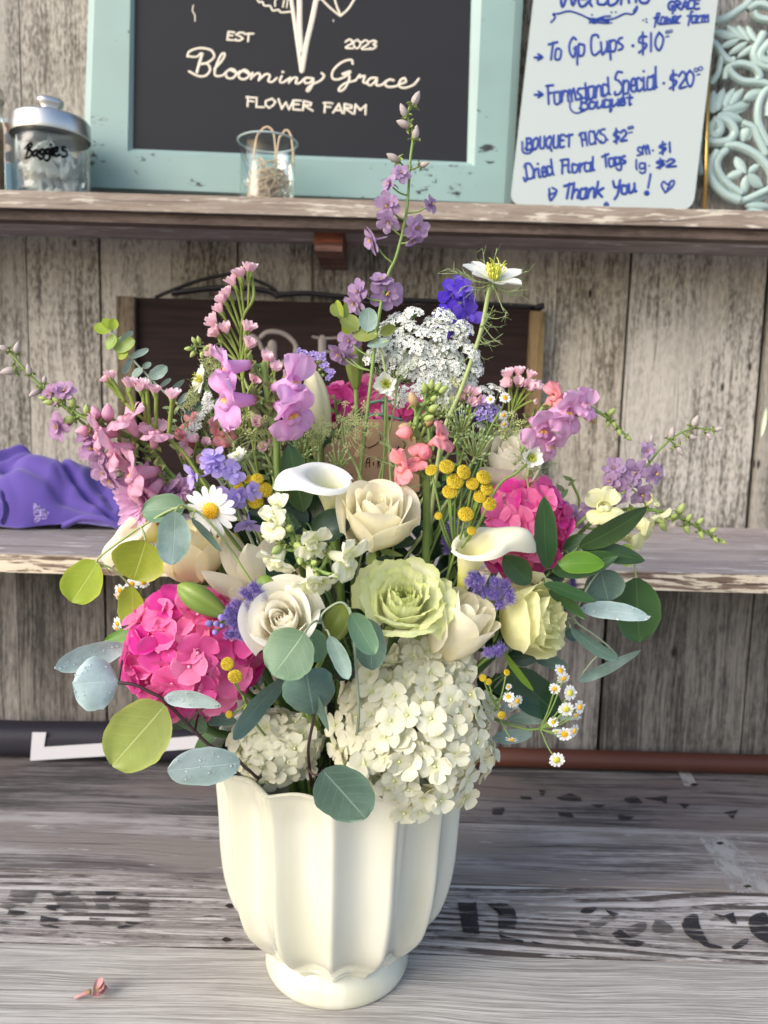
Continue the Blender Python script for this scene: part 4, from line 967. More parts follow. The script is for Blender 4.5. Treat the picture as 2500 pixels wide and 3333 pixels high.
def nigella_mesh(i, mats, n=7, cup=.3, threads=14, bend0=.25, horns=True):
    random.seed(900 + i); g = G()
    for k in range(n): g.petal(RZ(k * 2 * PI / n + rs(.15)) @ T((0, .08, .01 * (k % 2))), random.uniform(.85, 1.05), random.uniform(.5, .64), .7, .55, rs(.3) - .1, cup, .05, 2.5, 6, 7, sd=k + i, bend0=bend0 + rs(.15), tip=.1)
    for k in range(6):
        a = k * PI / 3; g.tube(cat([(.05 * math.cos(a), .05 * math.sin(a), .02), (.11 * math.cos(a), .11 * math.sin(a), .25), (.16 * math.cos(a + .3), .16 * math.sin(a + .3), .5), (.3 * math.cos(a + .8), .3 * math.sin(a + .8), .62)], 4), .055, .012, 6, 1)
    for k in range(30):
        a = rs(PI); r = random.uniform(.16, .34); p = V3((r * math.cos(a), r * math.sin(a), random.uniform(.2, .48))); g.tube([(.1 * math.cos(a), .1 * math.sin(a), .02), p], .013, .013, 4, 3); g.ball(p, (.03, .03, .055), 5, 4, 3)
    for k in range(threads):
        a = k * 2 * PI / threads + rs(.2); el = rs(.5) - .15; d = V3((math.cos(a), math.sin(a), el)); p0 = V3((0, 0, -.08)); L = random.uniform(.9, 1.35)
        pts = cat([p0, p0 + d * L * .4 + rv(.05), p0 + d * L * .75 + V3((0, 0, .15)) + rv(.08), p0 + d * L + V3((0, 0, .3)) + rv(.12)], 4); g.tube(pts, .02, .007, 4, 2)
        for q in range(5):
            s = pts[4 + q * 2]; g.tube([s, s + d * .2 + rv(.25)], .013, .005, 3, 2)
    return g.mesh('nigella_bloom', mats)

# ---------------------------------------------------------------- petals and leaves of each colour
WHITEH = petal_mat('white_hydrangea_petal', '#eae9d4', '#dadcae', trans=.32, var=.09, veins=.35, e1=.5, edge='#e6e0bc')
PINKH = petal_mat('hot_pink_petal', '#f06cb2', '#dd519c', trans=.38, var=.20, veins=.5, edge='#f58fc4')
PINKC = plain('pale_pink_eye', '#f2a9c6', .5); GREENC = plain('pale_green_eye', '#d5d8a0', .5)
CREAM = petal_mat('cream_rose_petal', '#faf5de', '#f6edbe', trans=.45, var=.06, veins=.3)
WHITER = petal_mat('white_rose_petal', '#fbf8ec', '#f7e9bc', trans=.45, var=.06, veins=.3)
LIME = petal_mat('lime_rose_petal', '#f4f6d0', '#fbfae8', trans=.45, var=.07, veins=.2, edge='#e6ecaa')
YELL = petal_mat('lemon_petal', '#faf8c6', '#f3f0a4', trans=.45, var=.07, veins=.35)
PEACH = petal_mat('buttercream_petal', '#f8f0cc', '#f6d8bc', trans=.42, var=.05, veins=.15, e1=.5)
CALLW = petal_mat('white_calla_spathe', '#f4f5f0', '#e6e5b4', trans=.25, var=.03, veins=.12, rough=.4, e0=.35, e1=.75)
CALLC = petal_mat('cream_calla_spathe', '#f4f0d8', '#dcda6a', trans=.25, var=.03, veins=.15, rough=.4, e0=.2, e1=.8)
CALLG = petal_mat('pale_yellow_calla', '#efe9c2', '#cfd08a', trans=.25, var=.04, veins=.2, rough=.4, e0=.1, e1=.7)
LILYP = petal_mat('faded_lily_petal', '#f3ecd6', '#e3dab4', trans=.38, var=.06, veins=.35)
SNLI = petal_mat('lilac_pink_snapdragon', '#f2bfee', '#e4a0d8', trans=.42, var=.08, veins=.35)
SNDU = petal_mat('dusty_pink_snapdragon', '#efbfd5', '#cc83a6', trans=.42, var=.10, veins=.45)
SNCO = petal_mat('coral_snapdragon', '#f7aab4', '#f09f8c', trans=.4, var=.08, veins=.3)
SNRI = petal_mat('pale_orchid_snapdragon', '#ecbae2', '#dea2c6', trans=.4, var=.08, veins=.3)
SNWH = petal_mat('white_snapdragon', '#f8f8e0', '#dfe596', trans=.4, var=.06, veins=.25)
SNYE = petal_mat('pale_yellow_snapdragon', '#f3f2c4', '#e6e8a4', trans=.4, var=.06, veins=.25)
THRO = plain('golden_throat', '#e9b066', .5, nscale=50, namt=.2, trans=.2); THRW = plain('pale_throat', '#f0eec2', .5, trans=.2); THRC = plain('salmon_throat', '#eda487', .5, trans=.2)
LKMA = petal_mat('mauve_larkspur', '#bc9fc4', '#9872a6', trans=.38, var=.14, veins=.55)
LKPI = petal_mat('pinkish_mauve_larkspur', '#c9a0c6', '#a674a2', trans=.38, var=.14, veins=.55)
LKBL = petal_mat('violet_blue_larkspur', '#6a4cdc', '#4a30b8', trans=.38, var=.14, veins=.4)
LKLA = petal_mat('lavender_larkspur', '#c4b2f0', '#a08adb', trans=.4, var=.12, veins=.45)
BUDL = plain('pale_larkspur_bud', '#d3cfb8', .5, nscale=120, col2='#b49ab0', trans=.25)
BUDG = plain('green_flower_bud', '#a7b86c', .5, nscale=90, namt=.2, trans=.15)
BUDP = plain('pinkish_bud', '#d3a488', .5, nscale=90, col2='#b9b27a', trans=.2)
STAT = petal_mat('pink_statice', '#fde0e8', '#fbcfdb', trans=.45, var=.08, veins=.3)
STGR = plain('statice_green', '#8da04a', .55, nscale=60, namt=.25, trans=.2)
AMMW = petal_mat('white_lace_floret', '#fcfdfb', '#f4f7ea', trans=.25, var=.03, veins=0); AMMG = petal_mat('green_lace_floret', '#e0e4a4', '#c8d388', trans=.3, var=.08, veins=0)
TANS = NT('golden_button')
_v = TANS.n('TexVoronoi', {'Scale': 6.5}); TANS.set(_v.inputs['Vector'], TANS.n('TexCoord').outputs['Object'])
TANS.bsdf(TANS.mix(TANS.ramp(_v.outputs['Distance'], .42, .85), hx('#ffe84a'), hx('#efbf1c')), .6, TANS.bump(TANS.math('SUBTRACT', 1, _v.outputs['Distance']), .6, .06))
AGER = petal_mat('violet_fuzz', '#ab99e2', '#8f78d0', trans=.35, var=.12, veins=0); AGEC = plain('violet_core', '#7a66a8', .7)
DAIW = petal_mat('white_ray_petal', '#f7f7f7', '#ececdf', trans=.25, var=.03, veins=.25); DAIY = plain('golden_disc', '#e3b11f', .7, nscale=300, namt=.25)
DAIG = plain('yellow_green_disc', '#c5c14a', .7, nscale=300, namt=.25)
NIGW = petal_mat('white_nigella_petal', '#f3f5ee', '#dfe6c8', trans=.3, var=.04, veins=.3); NIGC = plain('lime_carpel', '#b3bb3c', .5); NIGT = plain('green_thread_bract', '#93a672', .6); NIGY = plain('yellow_stamen', '#e3dc62', .6)
MUM = petal_mat('mauve_pink_mum', '#e8bedf', '#c893bc', trans=.4, var=.08, veins=.4)
EUG = leaf_mat('eucalyptus_grey', '#7d978a', '#b9cbbb', .5, .18, wax='#9fb7ae', sidev=.45)
EUD = leaf_mat('eucalyptus_deep', '#4f6b60', '#8fa79a', .45, .15, wax='#5e7a6e', sidev=.4)
EUB = leaf_mat('eucalyptus_silver', '#9fb6b0', '#cfdcd6', .35, .12, wax='#b9cbc8', sidev=.35, spec=.7)
EUY = leaf_mat('eucalyptus_lime', '#a2b53a', '#d3dd85', .45, .4, sidev=.6)  # yellow-green includes the glow of light through the leaf, put into the colour
EUO = leaf_mat('eucalyptus_olive', '#92a652', '#c0cc88', .45, .3, sidev=.35)
EUM = leaf_mat('eucalyptus_mid', '#6f9270', '#a9c09c', .45, .22, sidev=.5)
RUS = leaf_mat('ruscus_green', '#35532a', '#5f7f48', .32, .14, sidev=.12, tilt=2.2)
RUD = leaf_mat('ruscus_deep', '#1f3a24', '#42603c', .25, .08, sidev=.1, tilt=2.2)
RUB = leaf_mat('ruscus_bright', '#618a28', '#8fb050', .35, .3, sidev=.15, tilt=2.2)
SEDU = plain('sedum_bud', '#a6bd84', .55, nscale=90, namt=.2, trans=.1)
LILB = leaf_mat('lily_bud_green', '#9bab4a', '#bcc878', .4, .1, sidev=0); LILD = leaf_mat('lily_bud_dark', '#71873a', '#98a85a', .4, .1, sidev=0)

HYW = [hyd_mesh(i, [WHITEH, GREENC]) for i in range(5)]
HYP = [hyd_mesh(10 + i, [PINKH, PINKC]) for i in range(5)]
def snaps(m, th): return [snap_mesh(i, [m, th, CALYX]) for i in range(3)]
S_LI, S_DU, S_CO, S_RI, S_WH, S_YE = snaps(SNLI, THRO), snaps(SNDU, THRC), snaps(SNCO, THRC), snaps(SNRI, THRO), snaps(SNWH, THRW), snaps(SNYE, THRW)
L_MA = [lark_mesh(i, [LKMA, ANTH]) for i in range(4)]; L_PI = [lark_mesh(10 + i, [LKPI, ANTH]) for i in range(3)]; L_BL = [lark_mesh(20 + i, [LKBL, AGEC], 5, 2, serr=.03) for i in range(3)]
L_LA = [lark_mesh(30 + i, [LKLA, AMMW], 5, 3, serr=.05, open_=.3) for i in range(3)]
B_LK = bud_mesh('bud', [BUDL, CALYX], .48); B_GR = bud_mesh('bud', [BUDG, CALYX], .55); B_PI = bud_mesh('bud', [BUDP, CALYX], .6); B_DU = bud_mesh('bud', [SNDU, CALYX], .6); B_CO = bud_mesh('bud', [SNCO, CALYX], .75)
STA = [statice_mesh(i, [STAT, STGR]) for i in range(3)]
UMW = [umbellet_mesh(i, [AMMW, STEM]) for i in range(3)]; UMG = [umbellet_mesh(5 + i, [AMMG, PALEST], 18, .6, .17) for i in range(3)]
TAN_H = tansy_mesh([TANS, STEM])
FUZ = [fuzz_mesh(i, [AGER, AGEC]) for i in range(3)]; FUZB = bud_mesh('bud', [AGER, CALYX], .9)
DAI = daisy_mesh(0, [DAIW, DAIY, STEM]); FEV = [daisy_mesh(3 + i, [DAIW, DAIY, STEM], 11, .62, .36, .36) for i in range(2)]; FEVG = daisy_mesh(8, [DAIW, DAIG, STEM], 12, .6, .34, .36)
NIG = nigella_mesh(0, [NIGW, NIGC, NIGT, NIGY]); NIGS = nigella_mesh(1, [NIGW, NIGC, NIGT, NIGC], 8, .5, 22, .75)
VERB = lark_mesh(50, [LKLA, AGEC], 5, 0, spur=False, serr=.02)
B_SE = bud_mesh('bud', [SEDU, SEDU], .5, False)

# ================================================================ plant builders
def to_vase(p, d=None):
    p = V3(p); e = V3((p.x * .22, p.y * .18 + .004, .10)); m = V3((p.x * .34, p.y * .34 + .006, .215))
    h = (p - m).length; d = V3(d) if d is not None else V3((0, 0, -1))
    return cat([p, p + d.normalized() * h * .28 + (m - p) * .12, m, e], 7)
def nearest(path, p): return min(path, key=lambda q: (q - p).length)
def plant(name, label, cat_, path, r=.0022, mat_=None, group=None, r1=None):
    root = thing(name, label, cat_, path[-1], group)
    g = G(); g.tube(path, r if r1 is None else r1, r, 8); part('stem', g, mat_ or STEM, root)
    return root
def stempath(px): 
    q = pp(px); return cat(q, 6) + to_vase(q[-1], q[-1] - q[-2])[1:]
def ped(root, a, b, r=.0008, mat_=None, sag=.1, name='stalk', d=None):
    L = (b - a).length
    g = G(); g.tube(cat([a, a.lerp(b, .5) + V3((0, 0, -L * sag)), b], 4), r * 1.15, r, 6); return part(name, g, mat_ or STEM, root)
def spike(name, label, cat_, px, items, r=.0022, r1=None, pr=.0008, mat_=None, node=None, back=.0, group=None, pm=None, drop=0, sag=.1):
    """items: (part name, mesh or list, x, y, Y, size px, facing (dx, dy, toward), [up])"""
    path = stempath(px); root = plant(name, label, cat_, path, r, mat_, group, r1)
    vis = path[:len(path) - 18] or path[:2]
    for i, it in enumerate(items):
        pn, me, x, y, Y, s, fc = it[:7]; me = me[i % len(me)] if isinstance(me, list) else me
        p = P(x, y, Y); sz = s * MP(x, y, Y); f = vdir(*fc).normalized(); up = vdir(*it[7]) if len(it) > 7 else (f.x * -.2, 0, 1)
        inst(pn, me, root, frame(p - f * back * sz, f, up, sz) @ RZ(rs(.3) if len(it) > 7 else rs(PI)))
        a = P(*node) if node else nearest(vis, p + V3((0, 0, -sz * .6 - drop)))
        if pr: ped(root, a, p - f * back * sz, pr, pm or mat_, sag)
    return root
def leafpx(root, b, t, wpx, mt, roll=0, sh=(.5, .5), bend=.25, cup=.16, name='leaf', stalk=None, path=None, ruf=.022, sub=None, twist=0):
    p, q = P(*b), P(*t); L = (q - p).length; y = (q - p).normalized()
    n = Matrix.Rotation(roll, 3, y) @ (TOCAM - y * TOCAM.dot(y)).normalized()
    if name == 'leaf': bend += rs(.28); cup += rs(.12)
    k = 1 / max(.6, math.sin(abs(bend) / 2) / (abs(bend) / 2)) if abs(bend) > .01 else 1
    g = G(); g.petal(along(p, y, n), L * k, wpx * MP((b[0]+t[0])/2, (b[1]+t[1])/2, (b[2]+t[2])/2), sh[0], sh[1], bend, cup, ruf, 2, 12, 16, bend0=-bend / 2, sd=rs(3), twist=twist + rs(.5), rag=.032 if name == 'leaf' else 0)
    o = part(name, g, mt, root, sub=sub)
    if path is not None: ped(root, nearest(path, p), p, .0008, stalk or GREYST, -.12)
    return o
def rose(name, label, x, y, Y, rpx, face, mt, n=26, hgt=1.25, open_=.5, ruf=0, inner=.80, wid=1.05, spin=0, cat_='rose', up=(0, 0, 1), tight=1.0, seed=1, calyx=True, pn='petal', flare=.5):
    random.seed(seed)
    c = P(x, y, Y); s = rpx * MP(x, y, Y); f = vdir(*face).normalized(); base = c - f * hgt * s * .55
    path = to_vase(base, -f); root = plant(name, label, cat_, path, .0032, STEMD)
    M = frame(base, f, up, s) @ RZ(spin)
    for i in range(n):
        t = i / (n - 1); Rm = (1 - (inner + .08) * t ** .8) ; H = hgt * (.90 + .16 * math.sin(PI * min(1, t * 1.25)) - (.12 * max(0, t - .8) * 5 * (1 if ruf else 0))); o = open_ * (1 - t) ** 1.6
        ph = i * 2.39996 + rs(.25); W = (wid * (.80 + .5 * t)) * (1 + rs(.08)); g = G(); tp = rs(.05); cu = random.uniform(.05, .14) * (1 - t) + .01; sk = rs(.10)
        dent = rs(.5)
        def fn(u, v):
            q = 2 * u - 1; vv = v * (1 - .16 * q * q - .10 * q ** 4)
            wv = W * (.45 + .55 * math.sin(PI / 2 * min(1, v * 1.5)))
            a = ph + q * wv + sk * v
            b = min(1, v * 1.55); r = Rm * (.16 + .84 * math.sin(PI / 2 * b) ** .8) * (1 + .07 * q * (1 if t > .3 else .3))
            fl = max(0, v - .58) / .42
            r += o * fl ** 2 * flare * (1 - .25 * q * q) - .10 * Rm * tight * max(0, v - .5) * t
            z = H * vv - o * .32 * fl ** 3 + tp * v
            if t > .25: r *= 1 - .50 * min(1, (t - .25) / .4) * max(0, v - .35) ** 1.3 * tight * 1.6
            r += cu * abs(q) ** 3 * v * .9 * (1 - t * .6)
            z -= cu * abs(q) ** 3 * v * .5
            wv_ = math.sin(q * 3.1 + dent * 5) * .018 * v * (1 - t * .5); r += wv_
            if ruf:
                rr = ruf * v ** 2.5 * (math.sin(11 * q + i * 1.3) * .6 + math.sin(23 * q + i) * .4); r += rr * .8; z += rr * .7
            return (r * math.cos(a), r * math.sin(a), z)
        g.grid(fn, 22 if ruf else 14, 14, 0, M); part(pn, g, mt, root)
    if calyx:
        for k in range(5):
            g = G(); g.petal(M @ RZ(k * 2 * PI / 5) @ T((0, .15, -.05)), .8, .28, .6, .9, .5, .2, nu=4, nv=6, bend0=-.1); part('sepal', g, CALYX, root)
    return root
def hydrangea(label, x, y, Y, rx, ry, fpx, n, meshes, dep=.75, seed=1, back=-.2, inner=18, group=None, deep=0):
    random.seed(seed); c = P(x, y, Y); mp = MP(x, y, Y); ax, az = rx * mp, ry * mp; ay = dep * min(ax, az)
    base = c + V3((0, ay * .3, -az * .5)); root = plant('hydrangea', label, 'hydrangea', to_vase(base), .0035, STEMD)
    cnt = 0; N = int(n * 2 / (1 - back)) ; vw = (CAM - c).normalized()
    for i in range(N):
        zz = 1 - 2 * (i + .5) / N; a = i * 2.39996; rr = math.sqrt(1 - zz * zz)
        d = V3((rr * math.cos(a), rr * math.sin(a), zz)) + rv(.10); d.normalize()
        if d.dot(vw) < back: continue
        k = random.uniform(.84, 1.04); p = c + V3((d.x * ax, d.y * ay, d.z * az)) * k
        nrm = V3((d.x / ax, d.y / ay, d.z / az)).normalized() + rv(.45) + vw * .25
        sz = fpx * mp * random.uniform(.82, 1.12)
        inst('floret', meshes[cnt % len(meshes)], root, frame(p, nrm, rv(1), sz)); cnt += 1
    if deep:
        g = G(); nn = 0
        for i in range(deep * 2):
            zz = 1 - 2 * (i + .5) / (deep * 2); a = i * 2.39996 + 1; rr = math.sqrt(1 - zz * zz); d = V3((rr * math.cos(a), rr * math.sin(a), zz)) + rv(.1); d.normalize()
            if d.dot(vw) < -.25: continue
            p = c + V3((d.x * ax, d.y * ay, d.z * az)) * random.uniform(.74, .86); M = frame(p, V3((d.x / ax, d.y / ay, d.z / az)).normalized() + rv(.5), rv(1), fpx * mp)
            for k in range(4): g.petal(M @ RZ(k * PI / 2 + rs(.1)) @ T((0, .05, 0)), 1, 1.05, .85, .36, rs(.3), .12, .03, 2, 4, 4, bend0=.3)
        o = part('inner_petals', g, meshes[0].materials[0], root); o['kind'] = 'stuff'
    core = G()
    for i in range(inner * 2):
        d = rv(1).normalized(); q = c + V3((d.x * ax, d.y * ay, d.z * az)) * .8; core.tube([base, base.lerp(q, .5) + V3((0, 0, -.003)), q], .0009, .0007, 5)
    part('stalk_cluster', core, CALYX, root)
    return root
def calla(label, base, mouth, wpx, tipdir, mt, back=1.0, seed=1, flare=1.0, tipk=.8, L=1.0):
    """funnel from base to mouth (photo pixels with depth); tipdir = where the pointed tip lies"""
    p, q = P(*base), P(*mouth); f = (q - p); H = f.length; s = wpx * MP(*mouth)
    root = plant('calla_lily', label, 'calla lily', to_vase(p, p - q), .0040, STEM)
    M = frame(p, f, vdir(*tipdir), 1); g = G(); rm = s / 2
    def fn(u, v):
        a = -PI + 2 * PI * u; ab = abs(a)
        tipw = 1.25 * math.exp(-(ab / .36) ** 2); Lh = H * (1 + tipk * .25 * (.5 + .5 * math.cos(a))) 
        b = min(1, v / .68); r = .22 * rm + (rm * .78) * b ** 1.7 * .78 ; z = H * b * (.88 + .12 * math.cos(a))
        fl = max(0, v - .68) / .32
        ext = flare * rm * (.34 + .5 * (.5 + .5 * math.cos(a)) + tipk * tipw * 1.1) * fl
        curl = fl * fl
        r += ext * (.92 - .1 * curl); z += ext * (.55 - .75 * curl) * back
        r *= 1 + .05 * (a / PI)                      # the margin overlaps
        return (r * math.sin(a), r * math.cos(a), z)
    g.grid(fn, 90, 26, 0, M); part('spathe', g, mt, root)
    g = G(); g.tube([M @ V3((0, 0, H * .25)), M @ V3((0, 0, H * .62))], s * .05, s * .035, 10); part('spadix', g, ANTH, root)
    tl = M @ V3((fn(.5, 1))); g = G(); t0 = M @ V3(fn(.5, .97)); g.tube([t0, tl, tl + (tl - t0) * .9 + V3((0, 0, -.001))], .0010, .0003, 6); part('tip', g, CALYX, root)
    return root
def lilybud(label, b, t, wpx, mt, seed=0):
    p, q = P(*b), P(*t); L = (q - p).length; s = wpx * MP(*b)
    root = plant('lily_bud', label, 'lily bud', to_vase(p, p - q), .0022, STEM); M = frame(p, q - p, (0, 0, 1)); g = G()
    def fn(u, v):
        a = 2 * PI * u + seed; k = 1 - .16 * abs(math.cos(1.5 * a)) ** 6; w_ = (math.sin(PI * min(1, v * .62 + .10)) ** .9) * (1 - v ** 5) ** .6
        return (s / 2 * w_ * k * math.cos(a), s / 2 * w_ * k * math.sin(a), L * v)
    g.grid(fn, 36, 16, 0, M); part('bud', g, mt, root); return root
# ================================================================ the bouquet
def z_(o, k):                     # turns a traced crop point into photograph pixels
    return lambda x, y: (o[0] + x * k, o[1] + y * k)
def tr(fn, pts, Y): return [(*fn(*p), Y) for p in pts]
A = z_((0, 700), .6028); B = z_((900, 700), .6028); C_ = z_((1500, 700), .6028); D = z_((0, 1400), .5425); E = z_((700, 1400), .5425)
H = z_((1400, 1400), .663); I = z_((0, 2000), .5425); J = z_((700, 2000), .5425); K = z_((1400, 2000), .663); Mz = z_((600, 1000), .3014); Nz = z_((100, 1200), .3255)
O = z_((1650, 1650), .3616); Q = z_((1000, 1200), .2712)

# ---- dark ruscus filling the middle of the bouquet
random.seed(21)
for b in range(11):
    ax, ay = [(820, 1760), (1000, 1600), (1150, 1500), (1330, 1560), (1500, 1650), (1120, 1820), (1400, 1860), (900, 2050), (1150, 2150), (1600, 2120), (700, 2320)][b]
    Yb = .0 if b not in (7, 8, 9, 10) else -.015
    if b in (1, 2, 3): Yb = .05
    path = stempath([(ax, ay, Yb), (ax * .7 + 330, ay * .7 + 640, Yb + .01), (1110, 2350, .0)])
    root = plant('ruscus', 'dark glossy ruscus branch buried among the flowers in the middle of the bouquet', 'foliage', path, .0018, STEMD, 'dark ruscus filling the bouquet')
    for k in range(15):
        a = b * 1.3 + k * 2.4; t = k / 15; x = ax + (1110 - ax) * .35 * t + 85 * math.cos(a); y = ay + (2350 - ay) * .35 * t + 85 * math.sin(a) * .9
        L = random.uniform(90, 150); an = a + rs(.6); yy = Yb + rs(.022)
        leafpx(root, (x, y, yy), (x + L * math.cos(an), y + L * math.sin(an), yy + rs(.02)), L * random.uniform(.38, .55), RUD if k % 3 else RUS, rs(1.0), (.6, .75), rs(.8), .15)

# ---- hydrangeas
hydrangea('large creamy white hydrangea spilling over the front of the vase', 1345, 2385, -.085, 258, 258, 47, 100, HYW, .75, 3, .02, deep=70)
hydrangea('creamy hydrangea sprig tucked beneath the cream roses, above the large white head', 1400, 2165, -.075, 130, 100, 46, 40, HYW, .8, 4, -.1, 8)
hydrangea('small white hydrangea at the vase rim, below the folded eucalyptus leaf', 900, 2432, -.075, 135, 108, 46, 48, HYW, .8, 5, -.2, 10)
hydrangea('large hot pink hydrangea, lower left, under the lily buds', 622, 2125, -.085, 205, 195, 68, 70, HYP, .75, 6, -.22)
hydrangea('hot pink hydrangea behind the upright ruscus leaf', 1716, 1728, -.005, 112, 145, 66, 44, HYP, .7, 7, -.2, 12)
hydrangea('hot pink hydrangea at the back, above the kraft card', 1200, 1318, .06, 150, 62, 50, 26, HYP, .6, 8, -.2, 10)

# ---- roses
rose('rose', 'cream rose in the middle of the bouquet, right of the white calla', 1226, 1690, -.075, 116, (.05, -.84, .54), CREAM, 26, 1.85, .36, seed=2, spin=.4, wid=1.05, inner=.80, flare=.75)
rose('rose', 'white spiral rose, low left of centre, behind the round eucalyptus leaves', 918, 2020, -.128, 108, (-.06, -.52, .85), WHITER, 24, 1.6, .44, seed=5, spin=1.1, wid=1.05, inner=.84, flare=.8)
rose('rose', 'ruffled lime green rose at the heart of the bouquet', 1308, 1962, -.10, 122, (.08, -.70, .70), LIME, 34, 1.45, .50, ruf=.06, seed=9, inner=.80, wid=.98, flare=.85)
rose('rose', 'pale cream rose bud leaning right above the large white hydrangea', 1492, 2045, -.09, 112, (.45, -.84, .30), CREAM, 20, 2.1, .16, seed=11, spin=.2, wid=1.15, inner=.84, flare=.7)
rose('lisianthus', 'lemon yellow ruffled lisianthus facing right', 1728, 2015, -.065, 122, (.78, -.22, .55), YELL, 30, 1.55, .36, ruf=.055, seed=13, inner=.80, cat_='lisianthus', spin=.8)
rose('rose', 'buttery round rose half hidden behind the grey eucalyptus leaf', 620, 1800, -.045, 112, (-.06, -.90, .20), PEACH, 20, 1.75, .10, seed=17, inner=.82, wid=1.15)
rose('rose', 'white rose at the back right, under the pink snapdragon', 1655, 1505, .015, 104, (-.15, -.75, .6), WHITER, 22, 1.75, .30, seed=19, inner=.82)

# ---- callas and lilies
calla('white calla lily opening upward, left of the cream rose', (1084, 1700, -.050), (1062, 1535, -.074), 160, (-1, .1, .2), CALLW, tipk=.95, flare=.8)
calla('cream calla lily with pointed tip, in front of the right pink hydrangea', (1492, 1955, -.065), (1560, 1742, -.085), 146, (.82, -.62, .0), CALLC, tipk=1.6, flare=.9)
calla('cream yellow calla lily pointing left beside the pink mum', (545, 1770, -.02), (428, 1702, -.04), 140, (-.7, -.25, .5), CALLC, tipk=1.25, flare=.75)
lilybud('tall pale yellow closed calla behind the lilac snapdragon', (1045, 1510, .03), (1016, 1195, .02), 100, CALLG, .4)
lilybud('pale striped green closed lily bud left of the lace flower', (1158, 1265, .04), (1150, 1095, .04), 66, EUO, 1.2)
lilybud('long green lily bud lying on the pink hydrangea', (735, 2002, -.12), (577, 1903, -.115), 92, LILD, .7)
lilybud('small olive lily bud right of the purple ageratum', (893, 1962, -.115), (852, 1872, -.11), 84, LILD, 2.0)
lilybud('plump yellow green lily bud behind the hanging eucalyptus leaves', (1068, 2095, -.105), (1128, 1968, -.10), 104, LILB, .2)
path = to_vase(P(828, 1915, -.06)); lily = plant('lily', 'open faded cream lily with long pointed petals above the pink hydrangea', 'lily', path, .003, STEMD)
for b_, t_, w_, rl, bd in (((845, 1915, -.07), (806, 1768, -.082), 112, .1, -.35), ((820, 1905, -.06), (722, 1712, -.055), 100, .5, .4), ((835, 1935, -.07), (655, 1858, -.105), 78, -.5, -.8), ((850, 1900, -.055), (880, 1742, -.05), 110, -.3, .3), ((810, 1935, -.075), (740, 1925, -.11), 70, .4, -.5)):
    leafpx(lily, b_, t_, w_, LILYP, rl, (.55, .8), bd, -.25, 'petal', ruf=.03)

# ---- snapdragons
def X(name, me, pts, Y, s, fn=None, face=(0, 0, 1), up=None):
    out = []
    for p in pts:
        x, y = (fn(*p[:2]) if fn else p[:2]); f = p[2] if len(p) > 2 else face; sz = (p[3] if len(p) > 3 else s) * (1.04 if name == 'floret' and up else 1); yy = p[4] if len(p) > 4 else Y
        out.append((name, me, x, y, yy, sz, f) + ((up,) if up else ()))
    return out
UPN = (0, -1, .15)
spike('snapdragon', 'large lilac pink snapdragon with golden throats, cut stem standing behind the white calla', 'snapdragon', tr(Mz, [(850, 600), (880, 800), (930, 1120), (990, 1430), (1000, 1700)], -.035),
      X('floret', S_LI, [(740, 610, (-.93, .22, .35), 92), (770, 1000, (-.82, .05, .6), 108), (945, 880, (.85, -.22, .45), 96), (990, 1040, (.62, .36, .62), 100)], -.04, 95, Mz, up=UPN)
      + X('bud', B_GR, [(720, 600, (-.3, .3, .6)), (790, 960, (-.2, .2, .6)), (960, 1000, (.3, .1, .7)), (930, 830, (.4, -.2, .4))], -.038, 30, Mz), r=.003, pr=.0016)
spike('snapdragon', 'dusty pink snapdragon arching left above the purple cloth', 'snapdragon', tr(Nz, [(180, 300), (320, 370), (600, 520), (1000, 680), (1200, 800), (1350, 1000), (1460, 1130), (1600, 1400)], -.02),
      X('floret', S_DU, [(1090, 690, (-.45, -.80, .35), 80), (900, 650, (-.93, .0, .3), 74), (1060, 780, (-.9, .12, .4), 84), (1300, 1020, (-.84, .12, .55), 100), (1230, 800, (.15, -.75, .35), 62), (1330, 1090, (-.5, .75, .5), 70)], -.03, 80, Nz, up=UPN)
      + X('bud', B_DU, [(680, 520, (-.3, -.9, .2), 52), (770, 540, (.1, -1, .2), 66), (600, 600, (-.9, .2, .3), 50)], -.025, 50, Nz)
      + X('bud', B_GR, [(430, 400, (-.1, -1, .2), 46), (320, 350, (-.8, -.6, .3), 44), (450, 490, (-.9, .35, .3), 48), (250, 330, (-.9, .1, .3), 40), (560, 470, (.1, -1, .2), 40), (1150, 880, (.6, .4, .4), 30), (170, 300, (-1, -.1, .2), 30)], -.02, 42, Nz), r=.0034, r1=.0012, pr=.0014)
spike('snapdragon', 'coral snapdragon with green bud tip, standing in front of the kraft card', 'snapdragon', tr(Q, [(1530, 230), (1480, 330), (1350, 500), (1300, 700), (1370, 900), (1420, 1050), (1432, 1400), (1435, 1900)], -.045),
      X('floret', S_CO, [(1455, 930, (.72, -.55, .4), 62), (1420, 1150, (-.55, -.45, .7), 52), (1330, 1180, (-.86, .0, .5), 66)], -.052, 66, Q, up=UPN)
      + X('bud', B_CO, [(1440, 1010, (-.25, .0, .9), 62), (1270, 760, (-.95, .1, .3), 60)], -.055, 56, Q)
      + X('bud', B_GR, [(1530, 280, (.5, -.8, .3), 40), (1570, 300, (.7, -.6, .3), 44), (1420, 300, (-.2, -.9, .4), 42), (1480, 260, (.1, -1, .4), 40), (1450, 520, (.7, -.5, .4), 46), (1400, 620, (.6, -.3, .6), 44), (1490, 380, (.4, -.3, .8), 36)], -.047, 44, Q)
      + X('bud', B_PI, [(1300, 460, (-.35, -.9, .3), 56), (1260, 720, (-.8, -.1, .5), 56), (1420, 690, (.5, -.8, .3), 46)], -.047, 50, Q), r=.0040, r1=.002, pr=.0016)
